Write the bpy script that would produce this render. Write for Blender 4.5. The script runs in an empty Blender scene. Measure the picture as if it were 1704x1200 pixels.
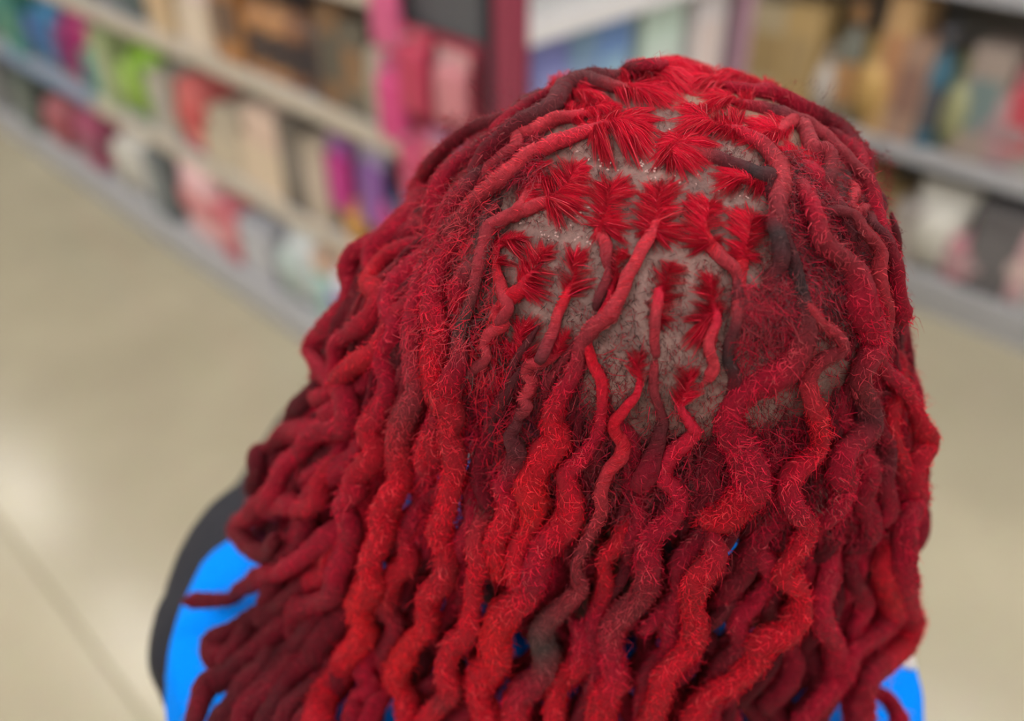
import bpy, bmesh, math, random
import numpy as np
from mathutils import Vector, Matrix

random.seed(7)
rng = np.random.default_rng(11)
scene = bpy.context.scene
col = scene.collection

# ------------------------------------------------------------------ camera
CAM_H, PITCH, FPX = 1.77, math.radians(36.0), 1500.0
cd = bpy.data.cameras.new('camera'); cam = bpy.data.objects.new('camera', cd); col.objects.link(cam)
cam.location = (0, 0, CAM_H); cam.rotation_euler = (math.pi/2 - PITCH, 0, 0)
cd.sensor_width = 36.0; cd.lens = 36.0*FPX/1704.0; cd.clip_start = 0.02
cd.dof.use_dof = True; cd.dof.focus_distance = 0.275; cd.dof.aperture_fstop = 4.0
scene.camera = cam

# ------------------------------------------------------------------ world, exposure
w = bpy.data.worlds.new('store_air'); scene.world = w; w.use_nodes = True
w.node_tree.nodes['Background'].inputs[0].default_value = (0.95, 0.97, 1.0, 1)
w.node_tree.nodes['Background'].inputs[1].default_value = 0.0
vs = scene.view_settings
vs.view_transform = 'Standard'; vs.look = 'None'; vs.exposure = 0.3; vs.gamma = 1.0; vs.use_curve_mapping = False
LAMP_POWER = 16.5

cy = scene.cycles
cy.use_adaptive_sampling = True; cy.adaptive_threshold = 0.025
cy.use_light_tree = False
cy.max_bounces = 4; cy.diffuse_bounces = 2; cy.glossy_bounces = 2; cy.transmission_bounces = 1; cy.caustics_reflective = False; cy.caustics_refractive = False

# ------------------------------------------------------------------ helpers
def lin(c):
    if isinstance(c, str):
        c = c.lstrip('#'); c = tuple(int(c[i:i+2], 16) for i in (0, 2, 4))
    r = []
    for x in c:
        x = x/255.0
        r.append(x/12.92 if x <= 0.04045 else ((x+0.055)/1.055)**2.4)
    return tuple(r)

_mats = {}
def mat(name, color, rough=0.6, spec=0.3, var=0.08, scale=30.0, metal=0.0, bump=0.0, emit=0.0, alpha=None):
    if name in _mats: return _mats[name]
    m = bpy.data.materials.new(name); m.use_nodes = True
    nt = m.node_tree; b = nt.nodes['Principled BSDF']
    c = lin(color)
    tc = nt.nodes.new('ShaderNodeTexCoord')
    n = nt.nodes.new('ShaderNodeTexNoise'); n.inputs['Scale'].default_value = scale; n.inputs['Detail'].default_value = 4
    nt.links.new(tc.outputs['Object'], n.inputs['Vector'])
    mx = nt.nodes.new('ShaderNodeMix'); mx.data_type = 'RGBA'
    mx.inputs[6].default_value = (*[x*(1-var) for x in c], 1); mx.inputs[7].default_value = (*[min(1, x*(1+var)) for x in c], 1)
    nt.links.new(n.outputs['Fac'], mx.inputs[0]); nt.links.new(mx.outputs[2], b.inputs['Base Color'])
    b.inputs['Roughness'].default_value = rough; b.inputs['Metallic'].default_value = metal
    b.inputs['Specular IOR Level'].default_value = spec
    if bump:
        bp = nt.nodes.new('ShaderNodeBump'); bp.inputs['Strength'].default_value = bump; bp.inputs['Distance'].default_value = 0.002
        nt.links.new(n.outputs['Fac'], bp.inputs['Height']); nt.links.new(bp.outputs['Normal'], b.inputs['Normal'])
    if emit:
        b.inputs['Emission Color'].default_value = (*c, 1); b.inputs['Emission Strength'].default_value = emit
    _mats[name] = m
    return m

def link(o, parent=None):
    col.objects.link(o)
    if parent is not None:
        o.parent = parent
    return o

def empty(name, loc, rz=0.0):
    o = bpy.data.objects.new(name, None); col.objects.link(o)
    o.location = loc; o.rotation_euler = (0, 0, rz); o.empty_display_size = 0.1
    return o

def tag(o, label=None, cat=None, group=None, kind=None):
    if label: o['label'] = label
    if cat: o['category'] = cat
    if group: o['group'] = group
    if kind: o['kind'] = kind
    return o

def from_bm(name, bm, m, parent=None, smooth=False, loc=None):
    me = bpy.data.meshes.new(name); bm.normal_update(); bm.to_mesh(me); bm.free()
    if smooth: me.polygons.foreach_set('use_smooth', [True]*len(me.polygons))
    if m: me.materials.append(m)
    o = bpy.data.objects.new(name, me); link(o, parent)
    if loc is not None: o.location = loc
    return o

def bm_box(bm, x0, x1, y0, y1, z0, z1, bev=0.0, seg=2):
    r = bmesh.ops.create_cube(bm, size=1.0)
    vs_ = r['verts']
    for v in vs_:
        v.co = Vector((x0+(v.co.x+.5)*(x1-x0), y0+(v.co.y+.5)*(y1-y0), z0+(v.co.z+.5)*(z1-z0)))
    if bev > 0:
        es = list({e for v in vs_ for e in v.link_edges})
        bmesh.ops.bevel(bm, geom=es, offset=bev, segments=seg, affect='EDGES', profile=0.6)

def box(name, m, parent, x0, x1, y0, y1, z0, z1, bev=0.003):
    bm = bmesh.new(); bm_box(bm, x0, x1, y0, y1, z0, z1, bev)
    return from_bm(name, bm, m, parent)

def lathe(name, m, parent, prof, n=20, sx=1.0, sy=1.0, loc=None):
    bm = bmesh.new(); rings = []
    for r, z in prof:
        if r < 1e-5: rings.append([bm.verts.new((0, 0, z))])
        else: rings.append([bm.verts.new((sx*r*math.cos(2*math.pi*i/n), sy*r*math.sin(2*math.pi*i/n), z)) for i in range(n)])
    for a, b in zip(rings[:-1], rings[1:]):
        if len(a) == 1 and len(b) == 1: continue
        for i in range(n):
            j = (i+1) % n
            if len(a) == 1: bm.faces.new((a[0], b[j], b[i]))
            elif len(b) == 1: bm.faces.new((a[i], a[j], b[0]))
            else: bm.faces.new((a[i], a[j], b[j], b[i]))
    bmesh.ops.recalc_face_normals(bm, faces=bm.faces)
    return from_bm(name, bm, m, parent, smooth=True, loc=loc)

def ray(u, v):
    """direction from the camera through photo pixel (u, v); unit depth along the view axis"""
    x = (np.asarray(u, float)-852.0)/FPX; y = (600.0-np.asarray(v, float))/FPX
    return np.stack([x, math.cos(PITCH)+math.sin(PITCH)*y, -(math.sin(PITCH)-math.cos(PITCH)*y)], -1)
CAM = np.array([0, 0, CAM_H])

# ------------------------------------------------------------------ axes of the store: racks run along EX, aisles open towards -EY
EX = np.array([1, -1, 0])/math.sqrt(2)      # along the racks, towards the camera's right
EY = np.array([1, 1, 0])/math.sqrt(2)       # into the rack, away from the camera
RZ = -math.pi/4                              # turns local x onto EX, local y onto EY
def store(s, d, z=0.0):
    p = EX*s + EY*d; return Vector((p[0], p[1], z))

# ------------------------------------------------------------------ floor, ceiling, walls
def floor_mat():
    m = bpy.data.materials.new('polished_beige_floor'); m.use_nodes = True
    nt = m.node_tree; b = nt.nodes['Principled BSDF']
    tc = nt.nodes.new('ShaderNodeTexCoord')
    n1 = nt.nodes.new('ShaderNodeTexNoise'); n1.inputs['Scale'].default_value = 1.3; n1.inputs['Detail'].default_value = 5
    n2 = nt.nodes.new('ShaderNodeTexNoise'); n2.inputs['Scale'].default_value = 60; n2.inputs['Detail'].default_value = 3
    nt.links.new(tc.outputs['Object'], n1.inputs['Vector']); nt.links.new(tc.outputs['Object'], n2.inputs['Vector'])
    r = nt.nodes.new('ShaderNodeValToRGB')
    r.color_ramp.elements[0].position = .3; r.color_ramp.elements[0].color = (*lin((166, 157, 134)), 1)
    r.color_ramp.elements[1].position = .7; r.color_ramp.elements[1].color = (*lin((184, 175, 150)), 1)
    nt.links.new(n1.outputs['Fac'], r.inputs[0])
    mx = nt.nodes.new('ShaderNodeMix'); mx.data_type = 'RGBA'; mx.blend_type = 'OVERLAY'; mx.inputs[0].default_value = .12
    nt.links.new(r.outputs[0], mx.inputs[6]); nt.links.new(n2.outputs['Color'], mx.inputs[7])
    nt.links.new(mx.outputs[2], b.inputs['Base Color'])
    b.inputs['Roughness'].default_value = .22; b.inputs['Specular IOR Level'].default_value = .4
    return m
FLOOR = floor_mat()
bm = bmesh.new(); bm_box(bm, -9, 9, -6, 12, -0.12, -0.006)
floor = from_bm('floor', bm, mat('joint_filler', (158, 149, 126), .8)); tag(floor, kind='structure')
SL = 3.0; J = 0.006
bm = bmesh.new(); bm_box(bm, -SL/2+J/2, SL/2-J/2, -SL/2+J/2, SL/2-J/2, -0.02, 0.0, .003, 1)
slab0 = None
for i in range(-2, 3):
    for j in range(-1, 3):
        if slab0 is None:
            o = slab0 = from_bm('slab', bm, FLOOR, floor)
        else:
            o = slab0.copy(); col.objects.link(o)
        o.location = store(-2.4+i*SL, .233+SL/2+j*SL, 0); o.rotation_euler = (0, 0, RZ)
bm = bmesh.new(); bm_box(bm, -9, 9, -6, 12, 3.6, 3.7)
tag(from_bm('ceiling', bm, mat('ceiling_white', (225, 225, 222), .9)), kind='structure')
WALL = mat('wall_offwhite', (214, 210, 202), .85)
for nm, a in (('wall_back', (-9, 9, 12, 12.1)), ('wall_front', (-9, 9, -6.1, -6)), ('wall_left', (-9.1, -9, -6, 12)), ('wall_right', (9, 9.1, -6, 12))):
    bm = bmesh.new(); bm_box(bm, *a, -0.1, 3.7); tag(from_bm(nm, bm, WALL), kind='structure')

LAMPW = mat('lamp_diffuser', (255, 252, 250), .5, emit=LAMP_POWER)
LAMPF = mat('lamp_housing', (235, 235, 235), .4)
def ceiling_lamp(s, d, label):
    t = empty('ceiling_lamp', store(s, d, 3.6), RZ)
    tag(t, label, 'ceiling lamp', 'linear lamps hung in rows under the ceiling')
    box('housing', LAMPF, t, -.62, .62, -.13, .13, -.05, 0.0)
    box('diffuser', LAMPW, t, -.60, .60, -.11, .11, -.075, -.05)
    for k in (-.61, .61): box('end_cap', LAMPF, t, k-.012, k+.012, -.115, .115, -.08, -.05)
for d in (-3.6, -2.4, -1.2, .95, 2.5, 4.1):
    for s in (-6.7, -4.5, -2.3, -.1, 2.1, 4.3):
        ceiling_lamp(s, d, 'white linear lamp hanging in one of the rows under the ceiling')

# ------------------------------------------------------------------ store racks
GREYM = mat('rack_grey_metal', (150, 150, 152), .45, .4)
GREYL = mat('rack_light_grey', (186, 186, 188), .45, .4)
GREYD = mat('rack_dark_grey', (92, 92, 96), .5, .4)
BACKP = mat('rack_back_panel', (168, 162, 152), .7)
STRIPC = mat('price_strip_cream', (204, 192, 174), .5)
STRIPG = mat('price_strip_grey', (188, 188, 192), .5)
STRIPB = mat('price_strip_bluegrey', (140, 160, 190), .5)
TAGW = mat('price_tag_white', (236, 234, 228), .6)
REDM = mat('post_red', (150, 62, 82), .45)

def shelf_part(root, x0, x1, y0, y1, z, strip, lip=.05):
    sh = box('shelf', GREYL, root, x0+.004, x1-.004, y0+.006, y1, z-.028, z, .003)
    box('price_strip', strip, sh, x0+.006, x1-.006, y0-.004, y0+.005, z-lip, z+.004, .001)
    return sh

def rack(name, s0, s1, bays, D, tiers, strips, height, label, depth=.45):
    root = empty(name, store(s0, D, 0), RZ); tag(root, label, 'store rack')
    L = s1-s0; bw = L/bays
    box('kick_plate', GREYL, root, 0, L, .012, .03, 0, .10, .002)
    box('back_panel', BACKP, root, 0, L, depth-.01, depth+.01, .1, height, .002)
    for k in range(bays+1):
        x = min(max(k*bw, .02), L-.02)
        box('upright', GREYM, root, x-.018, x+.018, depth-.045, depth-.01, 0, height+.03, .003)
    for ti, z in enumerate(tiers):
        for k in range(bays):
            st = strips[ti] if not isinstance(strips[ti], list) else strips[ti][k]
            shelf_part(root, k*bw, (k+1)*bw, 0.0 if ti == 0 else .03, depth-.02, z, st, .05 if ti else .045)
    return root

LD = 1.28; LS1 = -1.70; LS0 = -5.70
LT = [.14, .50, .90, 1.25, 1.62]
rack('store_rack', LS0, LS1, 4, LD, LT, [STRIPG, [STRIPG, STRIPB, STRIPC, STRIPC], [STRIPG, STRIPC, STRIPC, STRIPC], STRIPC, STRIPC], 1.95,
     'long grey store rack with cream price strips on the left of the aisle')
RD = 2.97; RS0 = -2.2; RS1 = 1.8
RT = [.14, .56, 1.10, 1.55]
rack('store_rack', RS0, RS1, 4, RD, RT, [STRIPG, STRIPG, STRIPG, STRIPG], 1.95,
     'grey store rack standing across the cross aisle on the right')

# end stand of the left rack
ES0, ES1 = -1.69, -1.28
e = empty('end_stand', store(ES0, LD, 0), RZ)
tag(e, 'end stand with red corner post and dark grey header at rack end', 'display stand')
EL = ES1-ES0
box('base', GREYM, e, 0, EL, 0, .9, 0, .14, .004)
box('side_panel', mat('end_side_panel', (186, 66, 88), .55), e, 0, EL-.06, .012, .03, .14, 1.20, .002)
box('header_panel', GREYD, e, .02, EL-.06, .004, .03, 1.205, 1.95, .003)
box('dark_post', mat('post_black', (44, 44, 52), .5), e, EL-.085, EL-.058, -.004, .03, .14, 1.95, .003)
box('corner_post', REDM, e, EL-.055, EL, 0, .05, 0, 1.95, .004)
box('corner_post', mat('post_mauve', (176, 138, 154), .5), e, EL-.045, EL, .86, .9, 0, 1.95, .004)
box('back_panel', BACKP, e, 0, .015, .03, .9, .14, 1.95, .002)
ES_T = [.14, .50, .86, 1.262, 1.62]
for k, z in enumerate(ES_T):
    sh = box('shelf', mat('end_shelf_white', (226, 226, 226), .5), e, .015, EL-.01, .05, .86, z-.03, z, .003)
    box('price_strip', mat('end_strip_white', (232, 230, 232), .5), sh, EL-.01, EL, .05, .86, z-.05, z+.004, .001)

def s_at(u, h, D):
    """position along a rack whose front is at depth D, at height h, under photo column u"""
    x = (u-852.0)/FPX; c, sn = math.cos(PITCH), math.sin(PITCH)
    # X=q x ; Y=q c + r sn ; (X+Y)/sqrt2 = D ; CAM_H - q sn + r c = h
    A = np.array([[x+c, sn], [-sn, c]]); B = np.array([D*math.sqrt(2), h-CAM_H])
    q, r = np.linalg.solve(A, B)
    X, Y = q*x, q*c+r*sn
    return (X-Y)/math.sqrt(2)
def d_at(u, h, S):
    x = (u-852.0)/FPX; c, sn = math.cos(PITCH), math.sin(PITCH)
    A = np.array([[x-c, -sn], [-sn, c]]); B = np.array([S*math.sqrt(2), h-CAM_H])
    q, r = np.linalg.solve(A, B)
    X, Y = q*x, q*c+r*sn
    return (X+Y)/math.sqrt(2)

_pc = [0]
def pm(c, rough=.45):
    c = tuple(int(x*.88+g_*.12) for x, g_ in zip(c, (182, 178, 172)))  # greys every print a little: haze painted into the colour
    return mat('print_%02x%02x%02x' % tuple(c), c, rough, .4, .06, 12)
def goods_box(t, w, d, h, c1, c2):
    box('carton', pm(c1), t, -w/2, w/2, -d/2, d/2, 0, h, .004)
    box('front_label', pm(c2), t, -w*.38, w*.38, -d/2-.0015, -d/2, h*.28, h*.74, .0005)
    box('tuck_flap', pm(c1), t, -w*.44, w*.44, -d*.42, d*.42, h, h+.002, .0006)
def goods_bag(t, w, d, h, c1, c2):
    bm = bmesh.new(); n = 24; rings = []
    for k in range(9):
        f = k/8; z = h*.9*f
        fat = math.sin(math.pi*min(1, max(.0, .12+f*.9)))**.6 if f < .98 else .06
        ww = w/2*(1-.06*math.sin(math.pi*f)); dd = max(d/2*fat, .003)
        ring = []
        for i in range(n):
            a = 2*math.pi*i/n; ca, sa = math.cos(a), math.sin(a)
            ring.append(bm.verts.new((ww*math.copysign(abs(ca)**.7, ca), dd*math.copysign(abs(sa)**.9, sa)+.002*math.sin(9*a+5*f), z)))
        rings.append(ring)
    for a, b in zip(rings[:-1], rings[1:]):
        for i in range(n): bm.faces.new((a[i], a[(i+1) % n], b[(i+1) % n], b[i]))
    bm.faces.new(rings[0][::-1]); bm.faces.new(rings[-1])
    from_bm('pouch', bm, pm(c1, .35), t, True)
    box('crimped_seal', pm(c1, .35), t, -w/2, w/2, -.002, .002, h*.89, h, .0008)
    lathe('front_label', pm(c2), t, [(0, -.0), (w*.30, 0), (w*.30, .003), (0, .004)], 20, 1, h*.34/(w*.30)/1.0, None).matrix_local = \
        Matrix.Translation((0, -d/2-.001, h*.46)) @ Matrix.Rotation(math.pi/2, 4, 'X')
def goods_bottle(t, w, d, h, c1, c2):
    r = w/2
    lathe('bottle_body', pm(c1, .3), t, [(0, 0), (r*.92, 0), (r, h*.04), (r, h*.62), (r*.9, h*.70), (r*.42, h*.80), (r*.42, h*.85), (0, h*.85)])
    lathe('screw_cap', pm(c2, .4), t, [(0, h*.84), (r*.48, h*.84), (r*.5, h*.99), (r*.44, h), (0, h)])
    lathe('wrap_label', pm(c2, .5), t, [(r*1.004, h*.16), (r*1.012, h*.17), (r*1.012, h*.52), (r*1.004, h*.53)])
def goods_jar(t, w, d, h, c1, c2):
    r = w/2
    lathe('jar_body', pm(c1, .3), t, [(0, 0), (r*.9, 0), (r, h*.06), (r, h*.70), (r*.88, h*.80), (0, h*.80)])
    lathe('jar_lid', pm(c2, .4), t, [(0, h*.79), (r*.94, h*.79), (r*.96, h*.98), (r*.9, h), (0, h)])
def goods_roll(t, w, d, h, c1, c2):     # bundled soft pack, rounded on all sides with a wrap band
    bm = bmesh.new(); bm_box(bm, -w/2, w/2, -d/2, d/2, 0, h, min(w, d, h)*.32, 5)
    from_bm('soft_pack', bm, pm(c1, .6), t, True)
    bm = bmesh.new(); bm_box(bm, -w*.5-.002, w*.5+.002, -d/2-.002, d/2+.002, h*.36, h*.62, .01, 2)
    from_bm('wrap_band', bm, pm(c2), t)
def goods_bin(t, w, d, h, c1, c2):      # open tray with folded stock inside
    m = pm(c1, .6); th = .006
    box('tray_floor', m, t, -w/2, w/2, -d/2, d/2, 0, th, .001)
    for nm, a in (('tray_wall', (-w/2, w/2, -d/2, -d/2+th)), ('tray_wall', (-w/2, w/2, d/2-th, d/2)), ('tray_wall', (-w/2, -w/2+th, -d/2+th, d/2-th)), ('tray_wall', (w/2-th, w/2, -d/2+th, d/2-th))):
        box(nm, m, t, *a, th, h*.62, .001)
    bm = bmesh.new(); bm_box(bm, -w/2+.014, w/2-.014, -d/2+.014, d/2-.014, th, h, .02, 3)
    from_bm('folded_cloth', bm, pm(c2, .8), t, True)
def goods_hang(t, w, d, h, c1, c2):     # packet on a peg: header card, peg hole, pouch
    box('header_card', pm(c2), t, -w/2, w/2, -.0015, .0015, h*.76, h, .0006)
    bm = bmesh.new(); bm_box(bm, -w/2*.96, w/2*.96, -d/2, d/2*.2, 0, h*.78, min(w, d)*.3, 3)
    from_bm('blister', bm, pm(c1, .3), t, True)
    o = lathe('peg', GREYM, t, [(0, 0), (.003, 0), (.003, .09), (0, .09)], 8)
    o.matrix_local = Matrix.Translation((0, -.045, h*.92)) @ Matrix.Rotation(-math.pi/2, 4, 'X')
KINDS = dict(box=(goods_box, 'carton_box', 'box'), bag=(goods_bag, 'snack_pouch', 'pouch'), bottle=(goods_bottle, 'plastic_bottle', 'bottle'),
             jar=(goods_jar, 'lidded_jar', 'jar'), soft=(goods_roll, 'wrapped_soft_pack', 'soft pack'), bin=(goods_bin, 'stock_tray', 'tray'), hang=(goods_hang, 'peg_packet', 'packet'))
_labels = set()
def goods(kind, pos, rz, w, d, h, c1, c2, label, group):
    fn, name, cat = KINDS[kind]
    t = empty(name, pos, rz)
    assert label not in _labels, label
    _labels.add(label)
    tag(t, label, cat, group); fn(t, w, d, h, c1, c2); return t

# left rack: (photo column of its middle, kind, width, height, colour, second colour, label)
LEFT = {
 0: [(-20, 'box', .26, .26, (128, 128, 130), (150, 150, 150), 'grey carton at the far left end of the bottom shelf'),
     (35, 'box', .24, .24, (92, 104, 96), (120, 128, 120), 'dark grey-green carton on the bottom shelf beside the burgundy pack'),
     (88, 'soft', .22, .22, (176, 96, 104), (166, 60, 72), 'dusty red soft pack on the bottom shelf under the blue price strip'),
     (140, 'soft', .22, .25, (170, 72, 104), (150, 84, 104), 'burgundy soft pack on the bottom shelf left of the white bag'),
     (203, 'bag', .27, .31, (236, 232, 222), (224, 220, 206), 'plump white bag on the bottom shelf'),
     (262, 'box', .16, .27, (104, 112, 114), (130, 138, 140), 'slim slate grey box standing in for the dark gap between the white bag and pink pack'),  # added box, its slate grey painted for a shaded gap between goods
     (325, 'soft', .25, .33, (246, 196, 200), (224, 128, 132), 'large pale pink soft pack on the bottom shelf'),
     (375, 'soft', .12, .24, (214, 110, 122), (232, 150, 152), 'small rose pack tucked right of the large pink one'),
     (425, 'box', .20, .22, (186, 186, 194), (200, 200, 206), 'pale grey carton on the bottom shelf right of the pinks'),
     (480, 'bag', .21, .28, (232, 238, 236), (196, 214, 208), 'white bag with pale green print near the hair'),
     (530, 'jar', .19, .24, (164, 204, 196), (216, 176, 150), 'mint jar with a peach lid on the bottom shelf'),
     (575, 'soft', .18, .24, (224, 220, 232), (128, 96, 196), 'white pack with violet band seen through the red locs'),
     (630, 'box', .18, .24, (196, 186, 190), (150, 130, 170), 'lilac grey box low behind the red hair')],
 1: [(-25, 'bag', .20, .25, (96, 168, 140), (70, 140, 160), 'sea green pouch at the left picture edge'),
     (12, 'box', .20, .24, (70, 150, 136), (96, 150, 120), 'teal carton beside the sea green pouch'),
     (52, 'bag', .24, .30, (60, 140, 196), (84, 110, 180), 'bright blue pouch beside the magenta one'),
     (100, 'bag', .24, .31, (196, 40, 120), (130, 40, 110), 'magenta pouch with a dark plum label'),
     (140, 'jar', .13, .17, (40, 132, 136), (90, 170, 150), 'short teal jar between the magenta and pale green goods'),
     (168, 'box', .13, .29, (178, 192, 140), (190, 200, 160), 'pale green carton behind the lime bag'),
     (213, 'bag', .23, .29, (146, 200, 48), (176, 214, 96), 'vivid lime green bag on the middle shelf'),
     (265, 'box', .16, .23, (190, 182, 168), (176, 170, 160), 'greige carton between lime bag and coral pack'),
     (312, 'soft', .18, .26, (224, 104, 102), (206, 72, 74), 'coral red soft pack on the middle shelf'),
     (365, 'bin', .22, .20, (206, 190, 164), (200, 184, 160), 'sand coloured tray on the middle shelf'),
     (430, 'bin', .24, .26, (230, 206, 176), (238, 206, 184), 'peach tray of folded cloth on the middle shelf'),
     (485, 'box', .13, .29, (104, 94, 86), (130, 120, 110), 'dark brown box standing in for the dark gap right of the peach tray'),  # added box, coloured like the shaded gap beside the tray
     (523, 'box', .12, .26, (196, 178, 158), (210, 190, 170), 'beige box between the dark box and magenta packet'),
     (557, 'hang', .11, .22, (202, 40, 140), (150, 80, 160), 'magenta peg packet near the rack end'),
     (577, 'jar', .10, .13, (226, 160, 70), (214, 130, 60), 'golden jar below the magenta packet'),
     (612, 'hang', .12, .24, (140, 84, 168), (176, 160, 190), 'purple peg packet beside the magenta one'),
     (642, 'bag', .11, .24, (74, 130, 176), (196, 60, 140), 'blue pouch at the rack end by the hair')],
 2: [(-10, 'bag', .22, .24, (188, 132, 150), (170, 120, 140), 'dusty pink pouch high at the left picture edge'),
     (45, 'box', .24, .24, (178, 160, 134), (150, 130, 110), 'khaki carton high on the left rack'),
     (110, 'box', .20, .22, (182, 182, 178), (196, 196, 192), 'light grey carton on the upper shelf, above the magenta pouch'),
     (190, 'soft', .24, .26, (92, 106, 108), (110, 124, 128), 'dark slate soft pack on the upper shelf above the lime bag'),
     (255, 'box', .17, .24, (220, 190, 146), (214, 180, 140), 'honey coloured carton left of the cream tray'),
     (315, 'bin', .19, .24, (234, 214, 190), (236, 212, 204), 'cream tray with pinkish cloth on the upper shelf'),
     (372, 'box', .14, .25, (178, 118, 66), (96, 74, 62), 'caramel box with a dark label on the upper shelf'),
     (412, 'bottle', .10, .25, (198, 138, 84), (74, 58, 54), 'amber bottle with dark cap beside the caramel box'),
     (445, 'bottle', .10, .25, (206, 146, 92), (66, 52, 52), 'honey amber bottle in the middle of the amber row'),
     (477, 'bottle', .10, .25, (150, 98, 66), (58, 46, 48), 'chestnut bottle right of the honey bottle'),
     (512, 'bottle', .11, .26, (84, 64, 58), (46, 40, 46), 'near black bottle in the upper row'),
     (548, 'box', .11, .26, (128, 92, 60), (84, 78, 68), 'brown carton with olive label on the upper shelf'),
     (585, 'box', .11, .24, (104, 96, 82), (140, 104, 70), 'olive brown carton at the upper shelf end'),
     (622, 'soft', .10, .2, (180, 168, 150), (160, 150, 130), 'sand soft pack at the upper shelf end')],
 3: [(420, 'box', .26, .26, (214, 204, 186), (200, 190, 176), 'cream carton on the highest visible left shelf'),
     (520, 'box', .22, .26, (206, 184, 172), (190, 170, 160), 'rosy beige carton on the highest visible left shelf'),
     (590, 'box', .16, .25, (150, 142, 134), (170, 160, 150), 'taupe carton at the end of the highest left shelf'),
     (300, 'box', .30, .26, (208, 202, 190), (196, 190, 180), 'ivory carton high on the left rack'),
     (180, 'box', .30, .26, (184, 176, 168), (170, 166, 160), 'stone grey carton high on the left rack'),
     (60, 'soft', .30, .24, (170, 150, 146), (150, 140, 140), 'mauve grey soft pack high on the left rack')],
}
for ti, items in LEFT.items():
    for (u, kind, w_, h_, c1, c2, lab) in items:
        dp = .20 if kind not in ('bottle', 'jar') else w_
        z = LT[ti]
        fr = .012 if ti == 0 else .042
        if kind == 'hang': dp = .05; z += .08
        s = s_at(u, z+h_*.5, LD+fr)
        goods(kind, store(s, LD+fr+dp/2+.004, z), RZ+random.uniform(-.04, .04), w_, dp, h_, c1, c2, lab, 'goods on the left rack')

RIGHT = {
 0: [(1390, 'box', .24, .28, (150, 120, 70), (120, 92, 44), 'olive brown carton on the low right shelf by the head'),
     (1440, 'box', .18, .24, (134, 108, 66), (160, 140, 110), 'tan brown carton on the low right shelf'),
     (1492, 'box', .16, .22, (170, 160, 154), (180, 170, 160), 'warm grey box left of the white bag, right rack'),
     (1545, 'bag', .20, .30, (236, 232, 220), (224, 220, 208), 'bright white bag on the low right shelf'),
     (1597, 'soft', .13, .17, (206, 140, 150), (190, 160, 164), 'rose soft pack on the low right shelf'),
     (1648, 'box', .16, .30, (96, 92, 94), (110, 106, 108), 'charcoal box on the low right shelf'),
     (1700, 'soft', .18, .26, (222, 176, 180), (226, 196, 190), 'blush pink soft pack at the right picture edge'),
     (1760, 'box', .18, .26, (180, 176, 176), (200, 190, 190), 'plain grey box beyond the blush pack')],
 1: [(1270, 'box', .20, .34, (196, 176, 140), (180, 150, 100), 'wheat carton on the right rack behind the head'),
     (1325, 'box', .14, .36, (206, 172, 112), (190, 160, 110), 'gold carton left of the small white bag'),
     (1368, 'bag', .12, .24, (228, 218, 206), (216, 206, 196), 'small white bag between the gold goods'),
     (1402, 'bottle', .10, .40, (120, 122, 110), (190, 140, 90), 'grey green bottle with a copper cap, right rack'),
     (1448, 'bag', .18, .30, (226, 188, 112), (214, 170, 96), 'golden yellow pouch on the right rack'),
     (1480, 'box', .10, .46, (214, 170, 116), (198, 140, 96), 'tall apricot carton behind the golden pouch'),
     (1508, 'box', .11, .34, (176, 140, 120), (150, 110, 96), 'clay brown carton right of the golden pouch'),
     (1543, 'bottle', .12, .38, (56, 106, 130), (84, 84, 92), 'petrol blue bottle on the right rack'),
     (1588, 'bag', .13, .30, (150, 152, 104), (166, 166, 120), 'olive green pouch beside the petrol blue bottle'),
     (1628, 'box', .13, .36, (168, 150, 140), (120, 140, 140), 'mushroom carton with grey teal label, right rack'),
     (1668, 'soft', .14, .24, (190, 150, 154), (170, 140, 144), 'mauve soft pack on the right rack'),
     (1706, 'hang', .12, .26, (206, 74, 88), (200, 120, 130), 'cherry red peg packet at the right picture edge'),
     (1760, 'box', .18, .36, (170, 160, 156), (150, 150, 150), 'dove grey carton beyond the cherry packet')],
 2: [(1345, 'box', .22, .26, (196, 160, 116), (170, 130, 100), 'tan carton on the top right shelf'),
     (1400, 'box', .14, .26, (116, 120, 110), (130, 136, 126), 'dark sage carton on the top right shelf'),
     (1460, 'box', .18, .26, (214, 166, 124), (196, 140, 110), 'peach carton on the top right shelf'),
     (1555, 'soft', .20, .26, (104, 104, 110), (90, 90, 98), 'graphite soft pack on the top right shelf'),
     (1620, 'box', .16, .26, (128, 146, 146), (110, 130, 134), 'grey teal carton on the top right shelf'),
     (1690, 'box', .20, .28, (226, 222, 210), (210, 206, 196), 'ivory white carton at the top right picture corner')],
}
for ti, items in RIGHT.items():
    for (u, kind, w_, h_, c1, c2, lab) in items:
        dp = .20 if kind not in ('bottle', 'jar') else w_
        z = RT[ti]; fr = .012 if ti == 0 else .042
        if kind == 'hang': dp = .05; z += .06
        s = s_at(u, z+h_*.5, RD+fr)
        goods(kind, store(s, RD+fr+dp/2+.004, z), RZ+random.uniform(-.04, .04), w_, dp, h_, c1, c2, lab, 'goods on the right rack')

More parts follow.
